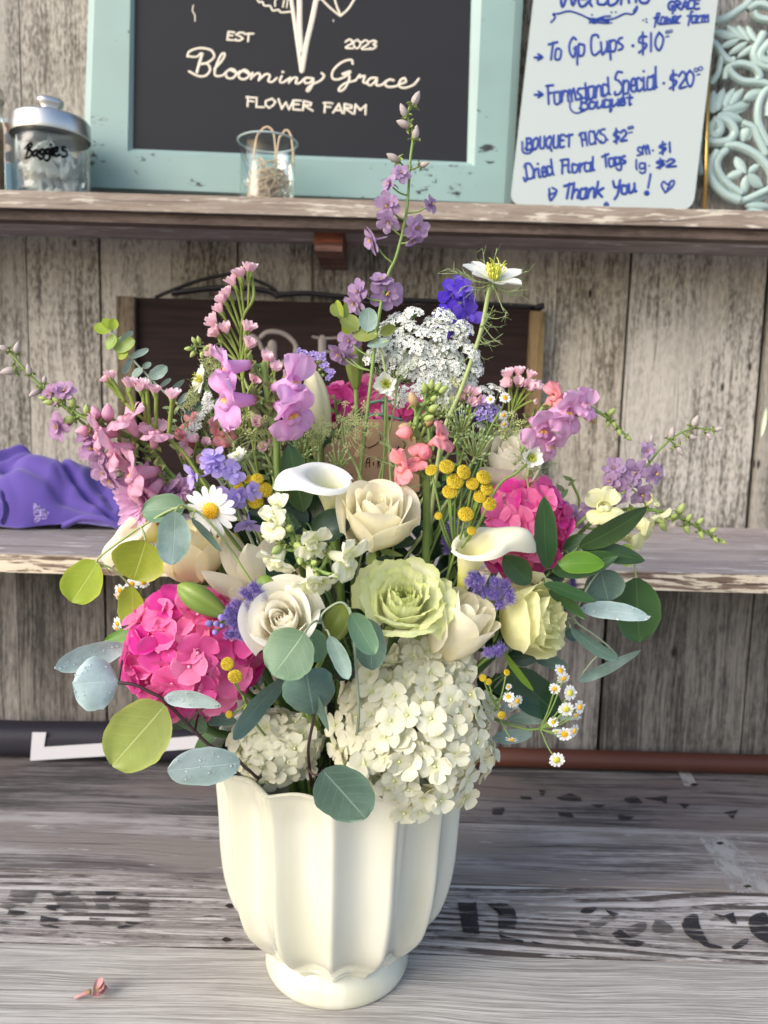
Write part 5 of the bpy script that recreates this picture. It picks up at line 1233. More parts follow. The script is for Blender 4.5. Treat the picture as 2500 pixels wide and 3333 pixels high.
spike('snapdragon', 'pale orchid snapdragon with budded tip arching over the right wall', 'snapdragon', tr(C_, [(910, 1205), (860, 1160), (800, 1100), (700, 1040), (570, 970), (450, 1030), (380, 1180), (250, 1400)], .0),
      X('floret', S_RI, [(480, 1060, (.55, .05, .8), 84), (380, 1100, (.35, .45, .8), 84), (600, 1070, (.5, -.4, .6), 60), (420, 1190, (.5, .5, .6), 66)], -.012, 80, C_, up=UPN)
      + X('floret', S_CO, [(575, 985, (-.85, -.02, .4), 56)], -.008, 56, C_, up=UPN)
      + X('bud', B_PI, [(650, 1000, (.9, -.25, .3), 48), (670, 1050, (.1, .9, .4), 40), (700, 1070, (.4, .85, .3), 42), (640, 1010, (-.2, .5, .6), 36)], -.004, 42, C_)
      + X('bud', B_GR, [(790, 1085, (.6, -.7, .3), 36), (820, 1110, (.3, .8, .3), 30), (850, 1150, (.2, .8, .3), 30), (890, 1190, (.7, .6, .2), 26), (800, 1110, (-.3, .8, .3), 26)], 0, 30, C_), r=.0024, r1=.0011, pr=.0011)
spike('snapdragon', 'creamy white snapdragon with lime buds leaning toward the viewer, above the white spiral rose', 'snapdragon', [(*E(720, 872), -.135), (*E(640, 850), -.13), (*E(560, 800), -.125), (*E(500, 740), -.12), (*E(450, 600), -.11), (*E(430, 520), -.10), (*E(480, 700), -.07)],
      X('floret', S_WH, [(420, 560, (-.55, -.1, .8), 66, -.105), (420, 690, (-.35, .75, .6), 70, -.115), (530, 640, (.55, .25, .8), 66, -.115), (570, 790, (.25, .75, .65), 84, -.12), (680, 740, (.85, .15, .5), 84, -.115), (400, 520, (-.3, -.75, .6), 50, -.105)], -.11, 70, E, up=UPN)
      + X('bud', B_GR, [(510, 760, (.1, .5, .85), 40, -.124), (580, 800, (.5, -.3, .8), 36, -.128), (610, 855, (.0, .6, .8), 32, -.131), (700, 872, (.8, .1, .5), 30, -.136), (480, 690, (.5, -.1, .9), 46, -.118), (440, 600, (.3, -.4, .9), 50, -.113), (400, 700, (-.5, .3, .8), 52, -.118)], -.12, 40, E), r=.0026, r1=.0014, pr=.0014)
spike('snapdragon', 'pale yellow snapdragon with green bud tip over the right end of the middle shelf', 'snapdragon', tr(H, [(1425, 545), (1300, 470), (1200, 420), (1070, 390), (900, 400), (760, 480), (600, 700)], .01),
      X('floret', S_YE, [(840, 420, (-.15, -.5, .8), 72), (960, 410, (.72, .45, .5), 88), (840, 470, (.35, .7, .6), 66)], .0, 76, H, up=UPN) + X('floret', S_YE, [(1060, 370, (.6, -.7, .3), 34)], .008, 34, H, up=UPN)
      + X('bud', B_GR, [(1220, 410, (.3, -1, .3), 40), (1190, 430, (.0, -.3, .9), 36), (1120, 410, (.4, .85, .3), 46), (1130, 440, (.35, .8, .4), 44), (1260, 450, (.2, -.8, .4), 34), (1250, 460, (.3, .85, .3), 38), (1310, 465, (.5, -.8, .3), 32), (1320, 490, (.3, .8, .4), 34), (1370, 505, (.6, -.6, .3), 30), (1390, 520, (.4, .7, .3), 28), (1425, 540, (.8, .5, .2), 24)], .008, 34, H), r=.0026, r1=.0012, pr=.0010)
spike('snapdragon', 'small coral pink snapdragon behind the lavender larkspur, left of the lilac one', 'snapdragon', tr(Mz, [(330, 1380), (300, 1500), (420, 1800), (600, 2100)], .02),
      X('floret', S_CO, [(320, 1420, (.55, -.4, .6), 62), (180, 1450, (-.7, .2, .6), 60), (140, 1380, (-.5, -.6, .5), 52)], .015, 60, Mz, up=UPN), r=.002, pr=.0012)

# ---- larkspurs
spike('larkspur', 'tall mauve larkspur spire rising past the upper shelf', 'larkspur', [(1352, 318, .02), (1326, 372, .02), (1344, 437, .02), (1335, 527, .02), (1323, 693, .02), (1290, 833, .015), (1262, 899, .015), (1232, 1038, .01), (1200, 1300, .0)],
      X('bud', B_LK, [(1347, 335, (.45, -.9, .2), 54), (1318, 372, (-.45, -.85, .3), 48), (1325, 408, (-.95, -.25, .3), 52), (1352, 445, (.1, -.95, .3), 48), (1290, 520, (-.85, -.35, .4), 52), (1372, 538, (.85, -.2, .3), 38)], .02, 48)
      + X('floret', L_MA, [(1306, 560, (.1, -.2, .9), 34), (1262, 598, (-.8, -.1, .5), 34), (1258, 672, (-.5, .25, .8), 48), (1262, 725, (-.1, .7, .6), 40), (1409, 663, (.75, -.2, .5), 34), (1360, 742, (.45, .3, .8), 44), (1348, 785, (.4, .8, .4), 34), (1204, 784, (-.9, .35, .25), 46), (1262, 957, (.15, .15, .95), 58), (1240, 905, (-.1, -.7, .6), 40), (1160, 950, (-.75, -.1, .6), 44), (1150, 990, (-.6, .5, .6), 40), (1135, 1110, (-.2, .1, .9), 42), (1098, 1155, (-.5, .5, .7), 40), (1130, 1165, (.1, .8, .5), 38)], .012, 45), r=.0019, r1=.0009, pr=.0007, back=.25)
spike('larkspur', 'pinkish mauve larkspur arching far left, pale buds at its tip', 'larkspur', tr(A, [(50, 730), (60, 745), (130, 830), (240, 940), (420, 1100), (650, 1290), (850, 1500)], -.01),
      X('bud', B_LK, [(35, 725, (-.9, -.4, .3), 40), (88, 735, (.35, -.95, .2), 46), (70, 838, (-.95, .25, .3), 56), (160, 850, (-.1, -1, .3), 40), (205, 950, (-.6, .5, .5), 46), (240, 900, (.2, -1, .2), 30)], -.01, 46, A)
      + X('floret', L_PI, [(270, 965, (-.4, -.1, .8), 38), (345, 945, (.1, -.5, .8), 42), (300, 1140, (-.55, .2, .8), 52), (490, 1260, (-.3, .1, .9), 60), (470, 1190, (-.2, -.6, .7), 44), (555, 1390, (-.3, .3, .8), 50), (590, 1440, (-.4, .6, .6), 44), (540, 1330, (.2, .3, .8), 44)], -.022, 46, A), r=.0018, r1=.0009, pr=.0007, back=.25)
spike('larkspur', 'mauve larkspur arching right with pink tipped buds against the wall', 'larkspur', [(*C_(1390, 1160), .02), (*C_(1240, 1155), .02), (*C_(1110, 1230), .015), (*H(1060, 180), .01), (*H(960, 300), .0), (*H(760, 430), -.005), (*H(560, 640), -.01)],
      X('bud', B_LK, [(1258, 1130, (.3, -.95, .2), 44), (1135, 1195, (.05, -1, .2), 44), (1375, 1158, (.95, -.2, .2), 36), (1235, 1195, (.95, .2, .2), 36), (1330, 1180, (.6, .75, .3), 36), (1170, 1255, (.55, .8, .2), 44), (1025, 1225, (.05, -1, .2), 38)], .018, 40, C_)
      + X('floret', L_MA, [(1070, 100, (.1, .1, .9), 30), (900, 185, (-.3, -.3, .9), 38), (1005, 210, (.05, .1, 1), 48), (1115, 215, (.4, .1, .9), 40), (920, 305, (-.15, .3, .9), 50), (1040, 320, (.2, .4, .9), 44), (960, 250, (-.1, .1, .9), 38), (880, 250, (-.7, .1, .6), 36), (700, 440, (-.2, .3, .9), 46), (790, 375, (.2, -.4, .8), 36), (660, 400, (-.6, -.1, .7), 34)], .0, 42, H), r=.0018, r1=.0008, pr=.0007, back=.25)
spike('larkspur', 'deep violet blue larkspur behind the white lace flower', 'larkspur', tr(B, [(1000, 380), (985, 480), (960, 620), (960, 900), (980, 1200)], .04),
      X('floret', L_BL, [(945, 430, (-.3, .2, .9), 54), (990, 375, (.2, -.6, .8), 46), (1030, 555, (.3, .15, .9), 56), (880, 545, (-.8, .1, .5), 44), (1040, 450, (.6, .2, .7), 40), (960, 620, (-.2, .5, .8), 44), (1005, 1020, (.1, .2, .9), 44), (1150, 1060, (.4, .1, .8), 34), (1040, 1090, (.2, .6, .6), 34)], .035, 48, B), r=.0017, pr=.0007, mat_=GREYST, back=.25)
spike('larkspur', 'lavender larkspur tangled over the white daisy', 'larkspur', tr(D, [(1230, 160), (1310, 290), (1400, 430), (1500, 640), (1560, 800)], -.06),
      X('floret', L_LA, [(1270, 150, (-.1, -.8, .5), 44), (1150, 275, (-.75, .1, .6), 46), (1300, 215, (.3, -.2, .9), 44), (1400, 250, (.5, -.2, .8), 44), (1340, 430, (-.1, .2, .95), 58), (1435, 400, (.5, .1, .8), 44), (1490, 580, (.2, .7, .6), 46), (1520, 360, (.7, -.2, .6), 36), (1250, 200, (-.3, -.4, .8), 36)], -.075, 46, D), r=.0014, pr=.0007, mat_=GREYST, back=.2)
spike('larkspur', 'cluster of pale green larkspur buds left of the tall pink statice', 'larkspur', tr(Mz, [(100, 420), (250, 430), (400, 490), (550, 580), (700, 900)], .01),
      X('bud', B_GR, [(130, 400, (-.5, -.85, .2)), (90, 445, (-.95, .1, .2)), (120, 470, (-.6, .8, .2)), (200, 470, (-.1, .9, .4)), (270, 440, (-.4, .3, .8)), (400, 400, (-.1, -1, .2), 34), (410, 530, (-.9, .3, .4), 34), (480, 580, (-.5, .85, .3), 34), (170, 395, (-.2, -.9, .4))], .008, 28, Mz), r=.0015, r1=.0009, pr=.0008, mat_=PALEST)

# ---- statice, lace flowers, nigella
spike('statice', 'tall pink statice spray standing upper left', 'statice', tr(A, [(1360, 340), (1368, 450), (1310, 560), (1300, 750), (1310, 900), (1360, 1200)], .01),
      X('floret', STA, [(1345, 318, (.15, -1, .2)), (1295, 348, (-.3, -.9, .3)), (1268, 382, (-.5, -.8, .3)), (1240, 440, (-.5, -.8, .3), 34), (1218, 482, (-.5, -.7, .4)), (1195, 530, (-.5, -.8, .4), 36), (1168, 592, (-.6, -.7, .4)), (1232, 630, (-.2, -.7, .6), 34), (1175, 655, (-.6, -.5, .5)), (1330, 632, (.4, -.8, .4)), (1332, 716, (.4, -.8, .4)), (1150, 760, (-.6, -.5, .5), 34), (1430, 795, (.4, -.7, .5)), (1485, 842, (.3, -.7, .6), 36), (1370, 895, (.3, -.5, .7)), (1385, 1125, (.2, -.4, .8), 30)], .005, 39, A), r=.0014, pr=.0010, mat_=STGR, drop=.022, sag=-.05)
spike('statice', 'pink statice spray with winged green stalks leaning far left', 'statice', tr(Nz, [(840, 230), (1050, 440), (1250, 600), (1400, 720), (1560, 880), (1800, 1250)], -.03),
      X('floret', STA, [(800, 105, (-.15, -1, .2), 30), (760, 140, (-.6, -.7, .3), 24), (970, 195, (.1, -1, .3)), (1115, 220, (.0, -1, .3)), (1160, 215, (.2, -1, .3), 24), (1255, 255, (.1, -1, .3), 33), (1415, 318, (.1, -1, .3))], -.035, 40, Nz), r=.0015, pr=.0017, mat_=STGR, drop=.022, sag=-.05)
spike('statice', 'pink statice cluster at the back right, before the dark sign batten', 'statice', tr(C_, [(330, 960), (290, 1050), (220, 1150), (100, 1400)], .02),
      X('floret', STA, [(265, 880, (-.4, -.9, .3)), (310, 872, (.0, -1, .3)), (370, 885, (.3, -.9, .3)), (395, 940, (.7, -.6, .4)), (262, 920, (-.6, -.4, .6)), (310, 925, (.0, -.5, .8)), (355, 930, (.2, -.3, .8)), (390, 1000, (.6, .1, .5), 16)], .015, 33, C_), r=.0016, pr=.0010, mat_=STGR, drop=.022, sag=-.05)
um = [(740, 540), (900, 555), (650, 580), (580, 630), (840, 590), (720, 610), (640, 650), (790, 640), (870, 660), (980, 640), (600, 710), (690, 690), (760, 720), (840, 730), (920, 720), (990, 700), (520, 770), (650, 760), (720, 790), (800, 790), (880, 790), (960, 780), (1050, 750), (1065, 825), (760, 860), (840, 860), (905, 850), (980, 850), (1040, 905), (700, 830), (820, 920), (900, 930), (785, 950), (890, 1000), (950, 930), (670, 980), (930, 1015), (560, 760), (620, 800), (1010, 620), (700, 560), (910, 610)]
spike('lace_flower', 'wide white lace flower umbel above the pink hydrangea', 'lace flower', [(*B(800, 900), .03), (*B(820, 1100), .02), (*B(830, 1400), .01)],
      [('umbellet', UMW, *B(x, y), .02 + rs(.006), 34 * random.uniform(.85, 1.15), ((x - 800) / 420, (y - 1000) / 460, .75)) for x, y in um], r=.0018, pr=.0005, node=(*B(810, 940), .045))
ug = [(460, 430), (690, 430), (690, 495), (830, 540), (570, 470), (400, 600), (330, 680), (540, 560), (600, 600), (650, 580), (500, 660), (600, 680), (700, 680), (760, 690), (830, 690), (380, 770), (330, 860), (480, 780), (600, 760), (730, 780), (600, 830), (480, 920), (640, 940), (610, 1010), (560, 620), (630, 640)]
spike('lace_flower', 'lime green lace flower in front of the kraft card', 'lace flower', [(*Q(430, 600), -.01), (*Q(440, 900), -.01), (*Q(600, 1200), -.01), (*Q(700, 1500), -.01)],
      [('umbellet', UMG, *Q(x, y), -.02 + rs(.006), 13 * random.uniform(.85, 1.2), ((x - 520) / 500, (y - 700) / 600, .8)) for x, y in ug], r=.0012, pr=.00035, node=(*Q(430, 600), -.01), mat_=PALEST)
spike('lace_flower', 'small white lace sprig at the left, behind the lavender larkspur', 'lace flower', [(*Mz(150, 1200), .01), (*Mz(250, 1500), .01), (*Mz(420, 1900), .0)],
      [('umbellet', UMW, *Mz(x, y), .0, 17, (-.3, -.3, .8)) for x, y in ((260, 960), (240, 1020), (290, 1060), (240, 1110), (180, 1180), (110, 1250), (60, 1330), (100, 1390), (50, 1400), (150, 1290))], r=.0012, pr=.0004)
spike('lace_flower', 'yellow green seed sprig left of the lilac snapdragon', 'lace flower', [(*Mz(80, 1050), .015), (*Mz(200, 1300), .01), (*Mz(420, 1700), .0)],
      [('umbellet', UMG, *Mz(x, y), .01, 13, (-.2, -.5, .8)) for x, y in ((110, 870), (80, 920), (130, 930), (40, 960), (90, 980), (140, 990), (50, 1030), (110, 1040), (20, 1070), (70, 1090))], r=.0012, pr=.0004, mat_=PALEST)
nig = spike('nigella', 'white nigella with yellow stamens standing tallest at the right', 'nigella', [(1598, 925, .015), (1588, 965, .015), (1562, 1090, .015), (1500, 1270, .01), (1440, 1420, .0), (1400, 1700, -.01)],
      [('bloom', NIG, 1606, 914, .012, 108, (.12, -.80, .45))], r=.0020, pr=0, mat_=PALEST)
g = G(); random.seed(31)
for k in range(16):
    s = P(1578 - k * 2.2, 1010 + k * 8, .014); d = vdir(rs(.4) + .55, rs(.6), rs(.6)).normalized(); L = random.uniform(.012, .028)
    q = cat([s, s + d * L * .5 + V3((0, 0, -.003)), s + d * L], 4); g.tube(q, .0005, .0002, 4)
    for m_ in (3, 5, 7): g.tube([q[m_], q[m_] + d * .004 + rv(.005)], .0003, .00015, 3)
part('thread_bract', g, NIGT, nig)
spike('nigella', 'pale cupped nigella with thready bracts in front of the white lace', 'nigella', [(1258, 1262, -.01), (1255, 1330, -.005), (1250, 1480, .0), (1230, 1800, .0)], [('bloom', NIGS, 1258, 1252, -.015, 52, (-.1, -.05, .95))], r=.0012, pr=0)
spike('nigella', 'pale cupped nigella in front of the white back rose', 'nigella', [(1722, 1505, -.03), (1680, 1540, -.03), (1610, 1600, -.03), (1500, 1850, -.03)], [('bloom', NIGS, 1725, 1490, -.035, 48, (.2, -.05, .95))], r=.0013, pr=0)
spike('nigella', 'half closed nigella above the yellow buttons at the left', 'nigella', [(788, 1510, -.04), (830, 1580, -.04), (880, 1760, -.03)], [('bloom', NIGS, 786, 1500, -.045, 48, (-.5, -.75, .4))], r=.0012, pr=0)
spike('nigella', 'spiky white nigella side on, left of the lilac snapdragon', 'nigella', [(668, 1245, .01), (700, 1330, .01), (790, 1600, .0)], [('bloom', NIG, 660, 1235, .008, 54, (-.8, -.2, .5))], r=.0012, pr=0)

# ---- yellow buttons, daisies, ageratum, verbena, sedum
spike('button_flower', 'spray of golden button flowers above the right calla', 'button flower', [(1480, 1800, -.06), (1450, 1900, -.055), (1400, 2050, -.04)],
      X('flower_head', TAN_H, [(1405, 1532, (-.3, -.6, .7), 21), (1454, 1521, (0, -.6, .8), 26), (1508, 1538, (.4, -.4, .8), 25), (1481, 1568, (.1, -.5, .9), 28), (1465, 1602, (-.1, -.6, .8), 26), (1573, 1556, (.3, -.6, .7), 26), (1538, 1576, (-.1, -.5, .8), 22), (1562, 1617, (-.2, -.3, .9), 21), (1584, 1593, (.3, -.5, .8), 23), (1592, 1640, (.2, -.3, .9), 24), (1516, 1676, (0, -.65, .75), 27), (1535, 1729, (.1, -.6, .8), 16), (1427, 1680, (-.1, -.4, .9), 13)], -.085, 28), r=.0013, pr=.0009)
spike('button_flower', 'golden button flowers clustered right of the daisy', 'button flower', [(830, 1660, -.05), (850, 1740, -.045), (930, 1900, -.03)],
      X('flower_head', TAN_H, [(778, 1588, (-.3, -.4, .9), 19), (862, 1596, (.4, -.5, .8), 26), (832, 1632, (.1, -.3, .9), 26), (838, 1560, (.2, -.7, .6), 21), (808, 1562, (-.2, -.6, .7), 16), (795, 1615, (-.4, 0, .9), 13)], -.065, 26), r=.0013, pr=.0008)
spike('button_flower', 'golden buttons resting on the large pink hydrangea, two small ones below', 'button flower', [(790, 2260, -.13), (830, 2350, -.11), (900, 2440, -.07)],
      X('flower_head', TAN_H, [(741, 2161, (-.1, -.4, .9), 22, -.155), (766, 2200, (.1, .1, 1), 24, -.155), (747, 2325, (-.4, -.2, .9), 13, -.13), (805, 2308, (.2, -.3, .9), 12, -.13)], -.14, 20), r=.0011, pr=.0007)
spike('button_flower', 'tiny golden buttons right of the large white hydrangea', 'button flower', [(1620, 2300, -.09), (1570, 2360, -.07), (1450, 2450, -.05)],
      X('flower_head', TAN_H, [(1572, 2207, (-.2, -.5, .8), 12), (1590, 2219, (.2, -.2, .9), 11), (1632, 2328, (.1, -.2, .9), 13), (1649, 2189, (.3, -.5, .8), 11)], -.10, 14), r=.0010, pr=.0006)
spike('daisy', 'large white daisy with golden disc at the left', 'daisy', [(695, 1675, -.07), (760, 1760, -.055), (900, 1950, -.03)], [('bloom', DAI, 687, 1662, -.085, 92, (-.18, .12, .95))], r=.0016, pr=0)
mumM = None
random.seed(41); g = G()
for ring_, n_, l_, b_ in ((0, 21, 1.0, .05), (1, 19, .92, .3), (2, 16, .75, .65), (3, 11, .5, 1.0)):
    for k in range(n_): g.petal(RZ(k * 2 * PI / n_ + ring_ * .37 + rs(.1)) @ T((0, .06, .03 * ring_)), l_ * random.uniform(.85, 1.08), .24, .55, .4, rs(.4), .45, .02, 2, 5, 6, bend0=b_ + rs(.1), sd=k)
me_mum = g.mesh('mum_bloom', MUM)
spike('chrysanthemum', 'mauve pink spider chrysanthemum behind the left calla', 'chrysanthemum', [(495, 1650, .0), (620, 1740, .0), (850, 1950, .0)], [('bloom', me_mum, 482, 1632, -.015, 135, (-.5, .12, .8))], r=.0022, pr=0, mat_=STEMD)
spike('chrysanthemum', 'small dusky mauve chrysanthemum left of the daisy, under the dusty snapdragon', 'chrysanthemum', [(575, 1610, .0), (660, 1700, .0), (880, 1950, .0)], [('bloom', me_mum, 572, 1600, -.02, 62, (.1, -.5, .8))], r=.0018, pr=0, mat_=STEMD)
FA, FG = FEV, FEVG
spike('feverfew', 'spray of small white feverfew daisies hanging at the lower right', 'feverfew', [(*K(540, 560), -.075), (*K(480, 565), -.075), (*K(380, 540), -.07), (*K(200, 500), -.05), (*K(0, 700), -.02)],
      X('flower_head', FA, [(640, 275, (.3, -.5, .6)), (655, 315, (.2, .4, .8)), (612, 365, (-.2, .1, .9), 22), (735, 455, (.5, -.1, .8), 26), (660, 588, (-.1, .15, .95), 29), (708, 572, (.6, .1, .7), 26), (605, 528, (-.1, -.2, .9), 20), (715, 495, (.5, .5, .6), 22)], -.08, 25, K)
      + X('flower_head', FG, [(688, 385, (.4, -.2, .8), 29), (668, 465, (.0, .2, .95), 30), (622, 715, (.05, .1, 1), 30), (620, 575, (-.2, .5, .7), 16)], -.085, 28, K), r=.0012, r1=.0009, pr=.0006)
spike('feverfew', 'short feverfew sprig between the white hydrangea and the dark glossy leaf', 'feverfew', [(*K(370, 400), -.09), (*K(330, 420), -.08), (*K(200, 480), -.06)],
      X('flower_head', FA, [(428, 425, (.5, .1, .8), 24), (385, 405, (-.3, -.6, .6), 22), (385, 355, (.2, .0, .9), 13), (400, 615, (-.1, .7, .6), 24), (405, 440, (.1, .3, .9), 18)], -.095, 22, K), r=.0010, pr=.0006)
spike('feverfew', 'feverfew sprig peeping out left of the pink hydrangea', 'feverfew', [(*D(800, 1000), -.04), (*D(900, 1020), -.035), (*D(1200, 1050), -.02)],
      X('flower_head', FA, [(720, 962, (-.4, .1, .9)), (790, 925, (.0, -.4, .9)), (860, 915, (.2, -.3, .9), 22), (712, 1000, (-.3, .5, .8), 20), (705, 1160, (-.5, .1, .8), 24), (700, 1190, (-.3, .6, .7), 18), (745, 1300, (-.2, .5, .8), 20)], -.05, 25, D), r=.0010, pr=.0006)
spike('feverfew', 'feverfew sprig with tiny daisies beneath the back right statice', 'feverfew', [(*C_(220, 1050), .01), (*C_(170, 1130), .01), (*C_(60, 1350), .0)], X('flower_head', FA, [(238, 985, (.2, -.3, .9), 22), (160, 995, (-.1, -.4, .9), 17), (232, 1080, (.3, .2, .9), 18), (235, 1130, (.3, .3, .9), 16)], .005, 20, C_), r=.0010, pr=.0006)
spike('ageratum', 'violet fuzzy ageratum cluster left of the white spiral rose', 'ageratum', [(*E(170, 1080), -.105), (*E(220, 1200), -.09), (*E(400, 1400), -.05)],
      X('fuzzy_head', FUZ, [(235, 935), (180, 975), (215, 1000), (130, 1040), (185, 1060), (95, 1080), (145, 1105), (100, 1150), (170, 1150), (115, 1220), (165, 1235), (85, 1225), (280, 990), (130, 1180), (255, 960), (90, 1110)], -.127, 26, E, (-.1, -.2, .9))
      + X('bud', FUZB, [(42, 1130, (0, -.5, .8), 26), (12, 1165, (-.1, -.4, .8), 22), (-25, 1160, (-.4, -.2, .8), 24), (5, 1205, (0, .2, .9), 22), (40, 1170, (.3, 0, .9), 18)], -.125, 22, E), r=.0014, pr=.0006)
spike('ageratum', 'violet fuzzy ageratum cluster between the lime rose and the lemon lisianthus', 'ageratum', [(*H(300, 790), -.08), (*H(260, 860), -.07), (*H(150, 1000), -.04)],
      X('fuzzy_head', FUZ, [(210, 715), (250, 740), (225, 770), (320, 745), (365, 760), (385, 800), (300, 800), (265, 795), (342, 855), (390, 830), (325, 805), (195, 745)], -.095, 27, H, (.1, -.2, .9)), r=.0014, pr=.0006)
spike('ageratum', 'two violet ageratum tufts under the lemon lisianthus', 'ageratum', [(*K(300, 200), -.09), (*K(240, 250), -.08), (*K(100, 400), -.05)], X('fuzzy_head', FUZ, [(285, 185), (325, 180), (345, 162)], -.11, 24, K, (.1, .1, .9)), r=.0012, pr=.0006)
spike('ageratum', 'dusky violet ageratum deep among the stems, left of the right calla', 'ageratum', [(*H(100, 560), -.03), (*H(90, 700), -.025), (*H(30, 900), -.01)], X('fuzzy_head', FUZ, [(110, 450), (90, 485), (120, 500), (75, 545), (100, 530), (80, 590), (125, 470)], -.045, 20, H, (0, -.1, .9)), r=.0012, pr=.0006)
spike('ageratum', 'single violet ageratum tuft at the far right behind the ruscus leaves', 'ageratum', [(*O(590, 690), -.02), (*O(500, 800), -.02), (*O(200, 1200), -.01)], X('fuzzy_head', FUZ, [(588, 665), (590, 705)], -.025, 18, O, (.2, 0, .9)), r=.0012, pr=.0006)
spike('verbena', 'purple verbena head behind the lilac snapdragon', 'verbena', [(*Mz(1430, 700), .035), (*Mz(1480, 900), .03), (*Mz(1500, 1500), .02)],
      X('floret', VERB, [(1240, 470), (1180, 555), (1215, 520), (1300, 490), (1360, 510), (1450, 520), (1500, 560), (1500, 510), (1535, 620), (1570, 690), (1580, 740), (1540, 680), (1420, 555), (1490, 640), (1280, 540), (1350, 560), (1550, 770), (1600, 700), (1400, 500)], .025, 11, Mz, (.1, -.4, .8)) + X('bud', B_GR, [(1400, 640, (0, -.3, .9)), (1440, 600, (.1, -.2, .9)), (1460, 680, (.2, 0, .9)), (1380, 600, (-.1, -.4, .9)), (1490, 730, (.3, .2, .9)), (1420, 710, (0, .3, .9))], .028, 18, Mz), r=.0013, pr=.0004, mat_=STEMD)
def sedum(label, x, y, Y, rx, ry, n, s=17, seed=0):
    random.seed(seed + 77); its = []
    for k in range(n):
        t = math.sqrt((k + .5) / n); a = k * 2.39996 + rs(.3); its.append(('bud', B_SE, x + rx * t * math.cos(a), y + ry * t * math.sin(a), Y + rs(.008), s * random.uniform(.8, 1.2), (math.cos(a) * t * .7, math.sin(a) * t * .6 - .5, .6)))
    return spike('sedum', label, 'sedum', [(x, y + ry * .6, Y + .005), (x * .8 + 220, y + ry + 120, Y + .005), (1110, 2100, .0)], its, r=.0013, pr=.0005, mat_=PALEST)
sedum('light green sedum cluster right of the lilac snapdragon stem', 985, 1440, -.02, 52, 55, 34, 17, 1)
sedum('light green sedum cluster left of the lilac snapdragon stem', 900, 1495, -.02, 42, 60, 30, 17, 2)
sedum('light green sedum cluster behind the kraft card, above the coral floret', 1500, 1375, .0, 48, 52, 34, 17, 3)
sedum('light green sedum cluster left of the white back rose', 1548, 1450, -.01, 52, 60, 38, 17, 4)
sedum('dull green sedum cluster at the left edge of the kraft card', 1100, 1490, -.02, 36, 44, 24, 15, 5)
sedum('thin sedum cluster beneath the lower lilac florets, far left', 775, 1395, .01, 62, 40, 30, 15, 6)

# ---- eucalyptus and ruscus
def branch(name, label, px, leaves, r=.0014, mat_=None, r1=.0008, cat_='foliage'):
    path = stempath(px); root = plant(name, label, cat_, path, r, mat_, None, r1); vis = path[:max(2, len(path) - 16)]
    for lf in leaves:
        b, t, w_, mt = lf[:4]; kw = dict(lf[4]) if len(lf) > 4 else {}
        leafpx(root, b, t, w_, mt, path=vis, stalk=mat_, **kw)
    return root
def lv(fn, b, t, w_, mt, Yb, Yt=None, **kw): return ((*fn(*b), Yb), (*fn(*t), Yb if Yt is None else Yt), w_, mt, kw)
branch('eucalyptus', 'eucalyptus branch with backlit lime round leaves hanging left of the roses', tr(D, [(575, 795), (600, 760), (690, 690), (880, 560), (1110, 460), (1300, 600), (1500, 900)], -.09),
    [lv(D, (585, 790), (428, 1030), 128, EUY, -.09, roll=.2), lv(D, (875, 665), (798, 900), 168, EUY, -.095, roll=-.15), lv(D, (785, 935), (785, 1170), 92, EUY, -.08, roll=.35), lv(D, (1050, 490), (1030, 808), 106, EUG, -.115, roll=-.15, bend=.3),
     lv(D, (1110, 455), (853, 490), 98, EUM, -.085, roll=.2, bend=-.2), lv(D, (1150, 530), (1325, 728), 56, EUD, -.10, roll=.9)], mat_=PALEST)
branch('eucalyptus', 'dark twig of broad silver and olive eucalyptus leaves drooping left of the vase rim', tr(I, [(710, 410), (800, 420), (890, 460), (1000, 530), (1250, 780), (1400, 850), (1470, 915)], -.125)[:-1] + [(800, 2500, -.11)],
    [lv(I, (708, 405), (436, 420), 176, EUB, -.125, -.14, roll=.45, bend=-.5, cup=-.25), lv(I, (760, 190), (330, 320), 92, EUB, -.10, -.12, roll=-.5, bend=.3), lv(I, (1325, 545), (985, 500), 74, EUB, -.145, roll=-.7, bend=.3),
     lv(I, (990, 545), (672, 905), 205, EUO, -.13, roll=.1, bend=.12), lv(I, (1440, 890), (1005, 935), 122, EUB, -.13, -.15, roll=.25, bend=-.35, cup=-.1), lv(I, (1045, 560), (1240, 700), 84, EUM, -.10, roll=.2), lv(I, (1200, 600), (1420, 640), 70, EUD, -.09, roll=.3)], mat_=TWIG, r1=.0012)
branch('eucalyptus', 'eucalyptus branch with rounded grey green leaves hanging before the white spiral rose', tr(E, [(660, 1200), (640, 1110), (740, 1035), (800, 1070), (830, 1200), (840, 1330)], -.135),
    [lv(E, (535, 1215), (345, 1470), 176, EUM, -.155, -.165, roll=.1, bend=.3), lv(E, (555, 1190), (625, 1390), 92, EUM, -.135, roll=-.2), lv(E, (688, 1235), (800, 1495), 62, EUG, -.15, roll=.3, bend=.3), lv(E, (815, 1100), (960, 1345), 84, EUM, -.15, roll=-.3), lv(E, (905, 1130), (945, 1440), 112, EUD, -.13, roll=.15)], mat_=GREYST)
branch('eucalyptus', 'eucalyptus with large folded dusky leaves over the small white hydrangea', [(*J(575, 360), -.135), (*J(600, 560), -.13), (*J(560, 800), -.11), (*J(570, 960), -.09)],
    [lv(J, (590, 600), (545, 335), 172, EUD, -.135, -.15, roll=.15, bend=-.8, cup=-.35, sh=(.4, .35)), lv(J, (425, 385), (112, 750), 88, EUD, -.125, -.15, roll=-.8, bend=.3), lv(J, (560, 420), (680, 700), 66, EUD, -.14, roll=.8, bend=.4), lv(J, (850, 340), (700, 300), 80, RUD, -.09)], mat_=TWIG, r1=.0012)
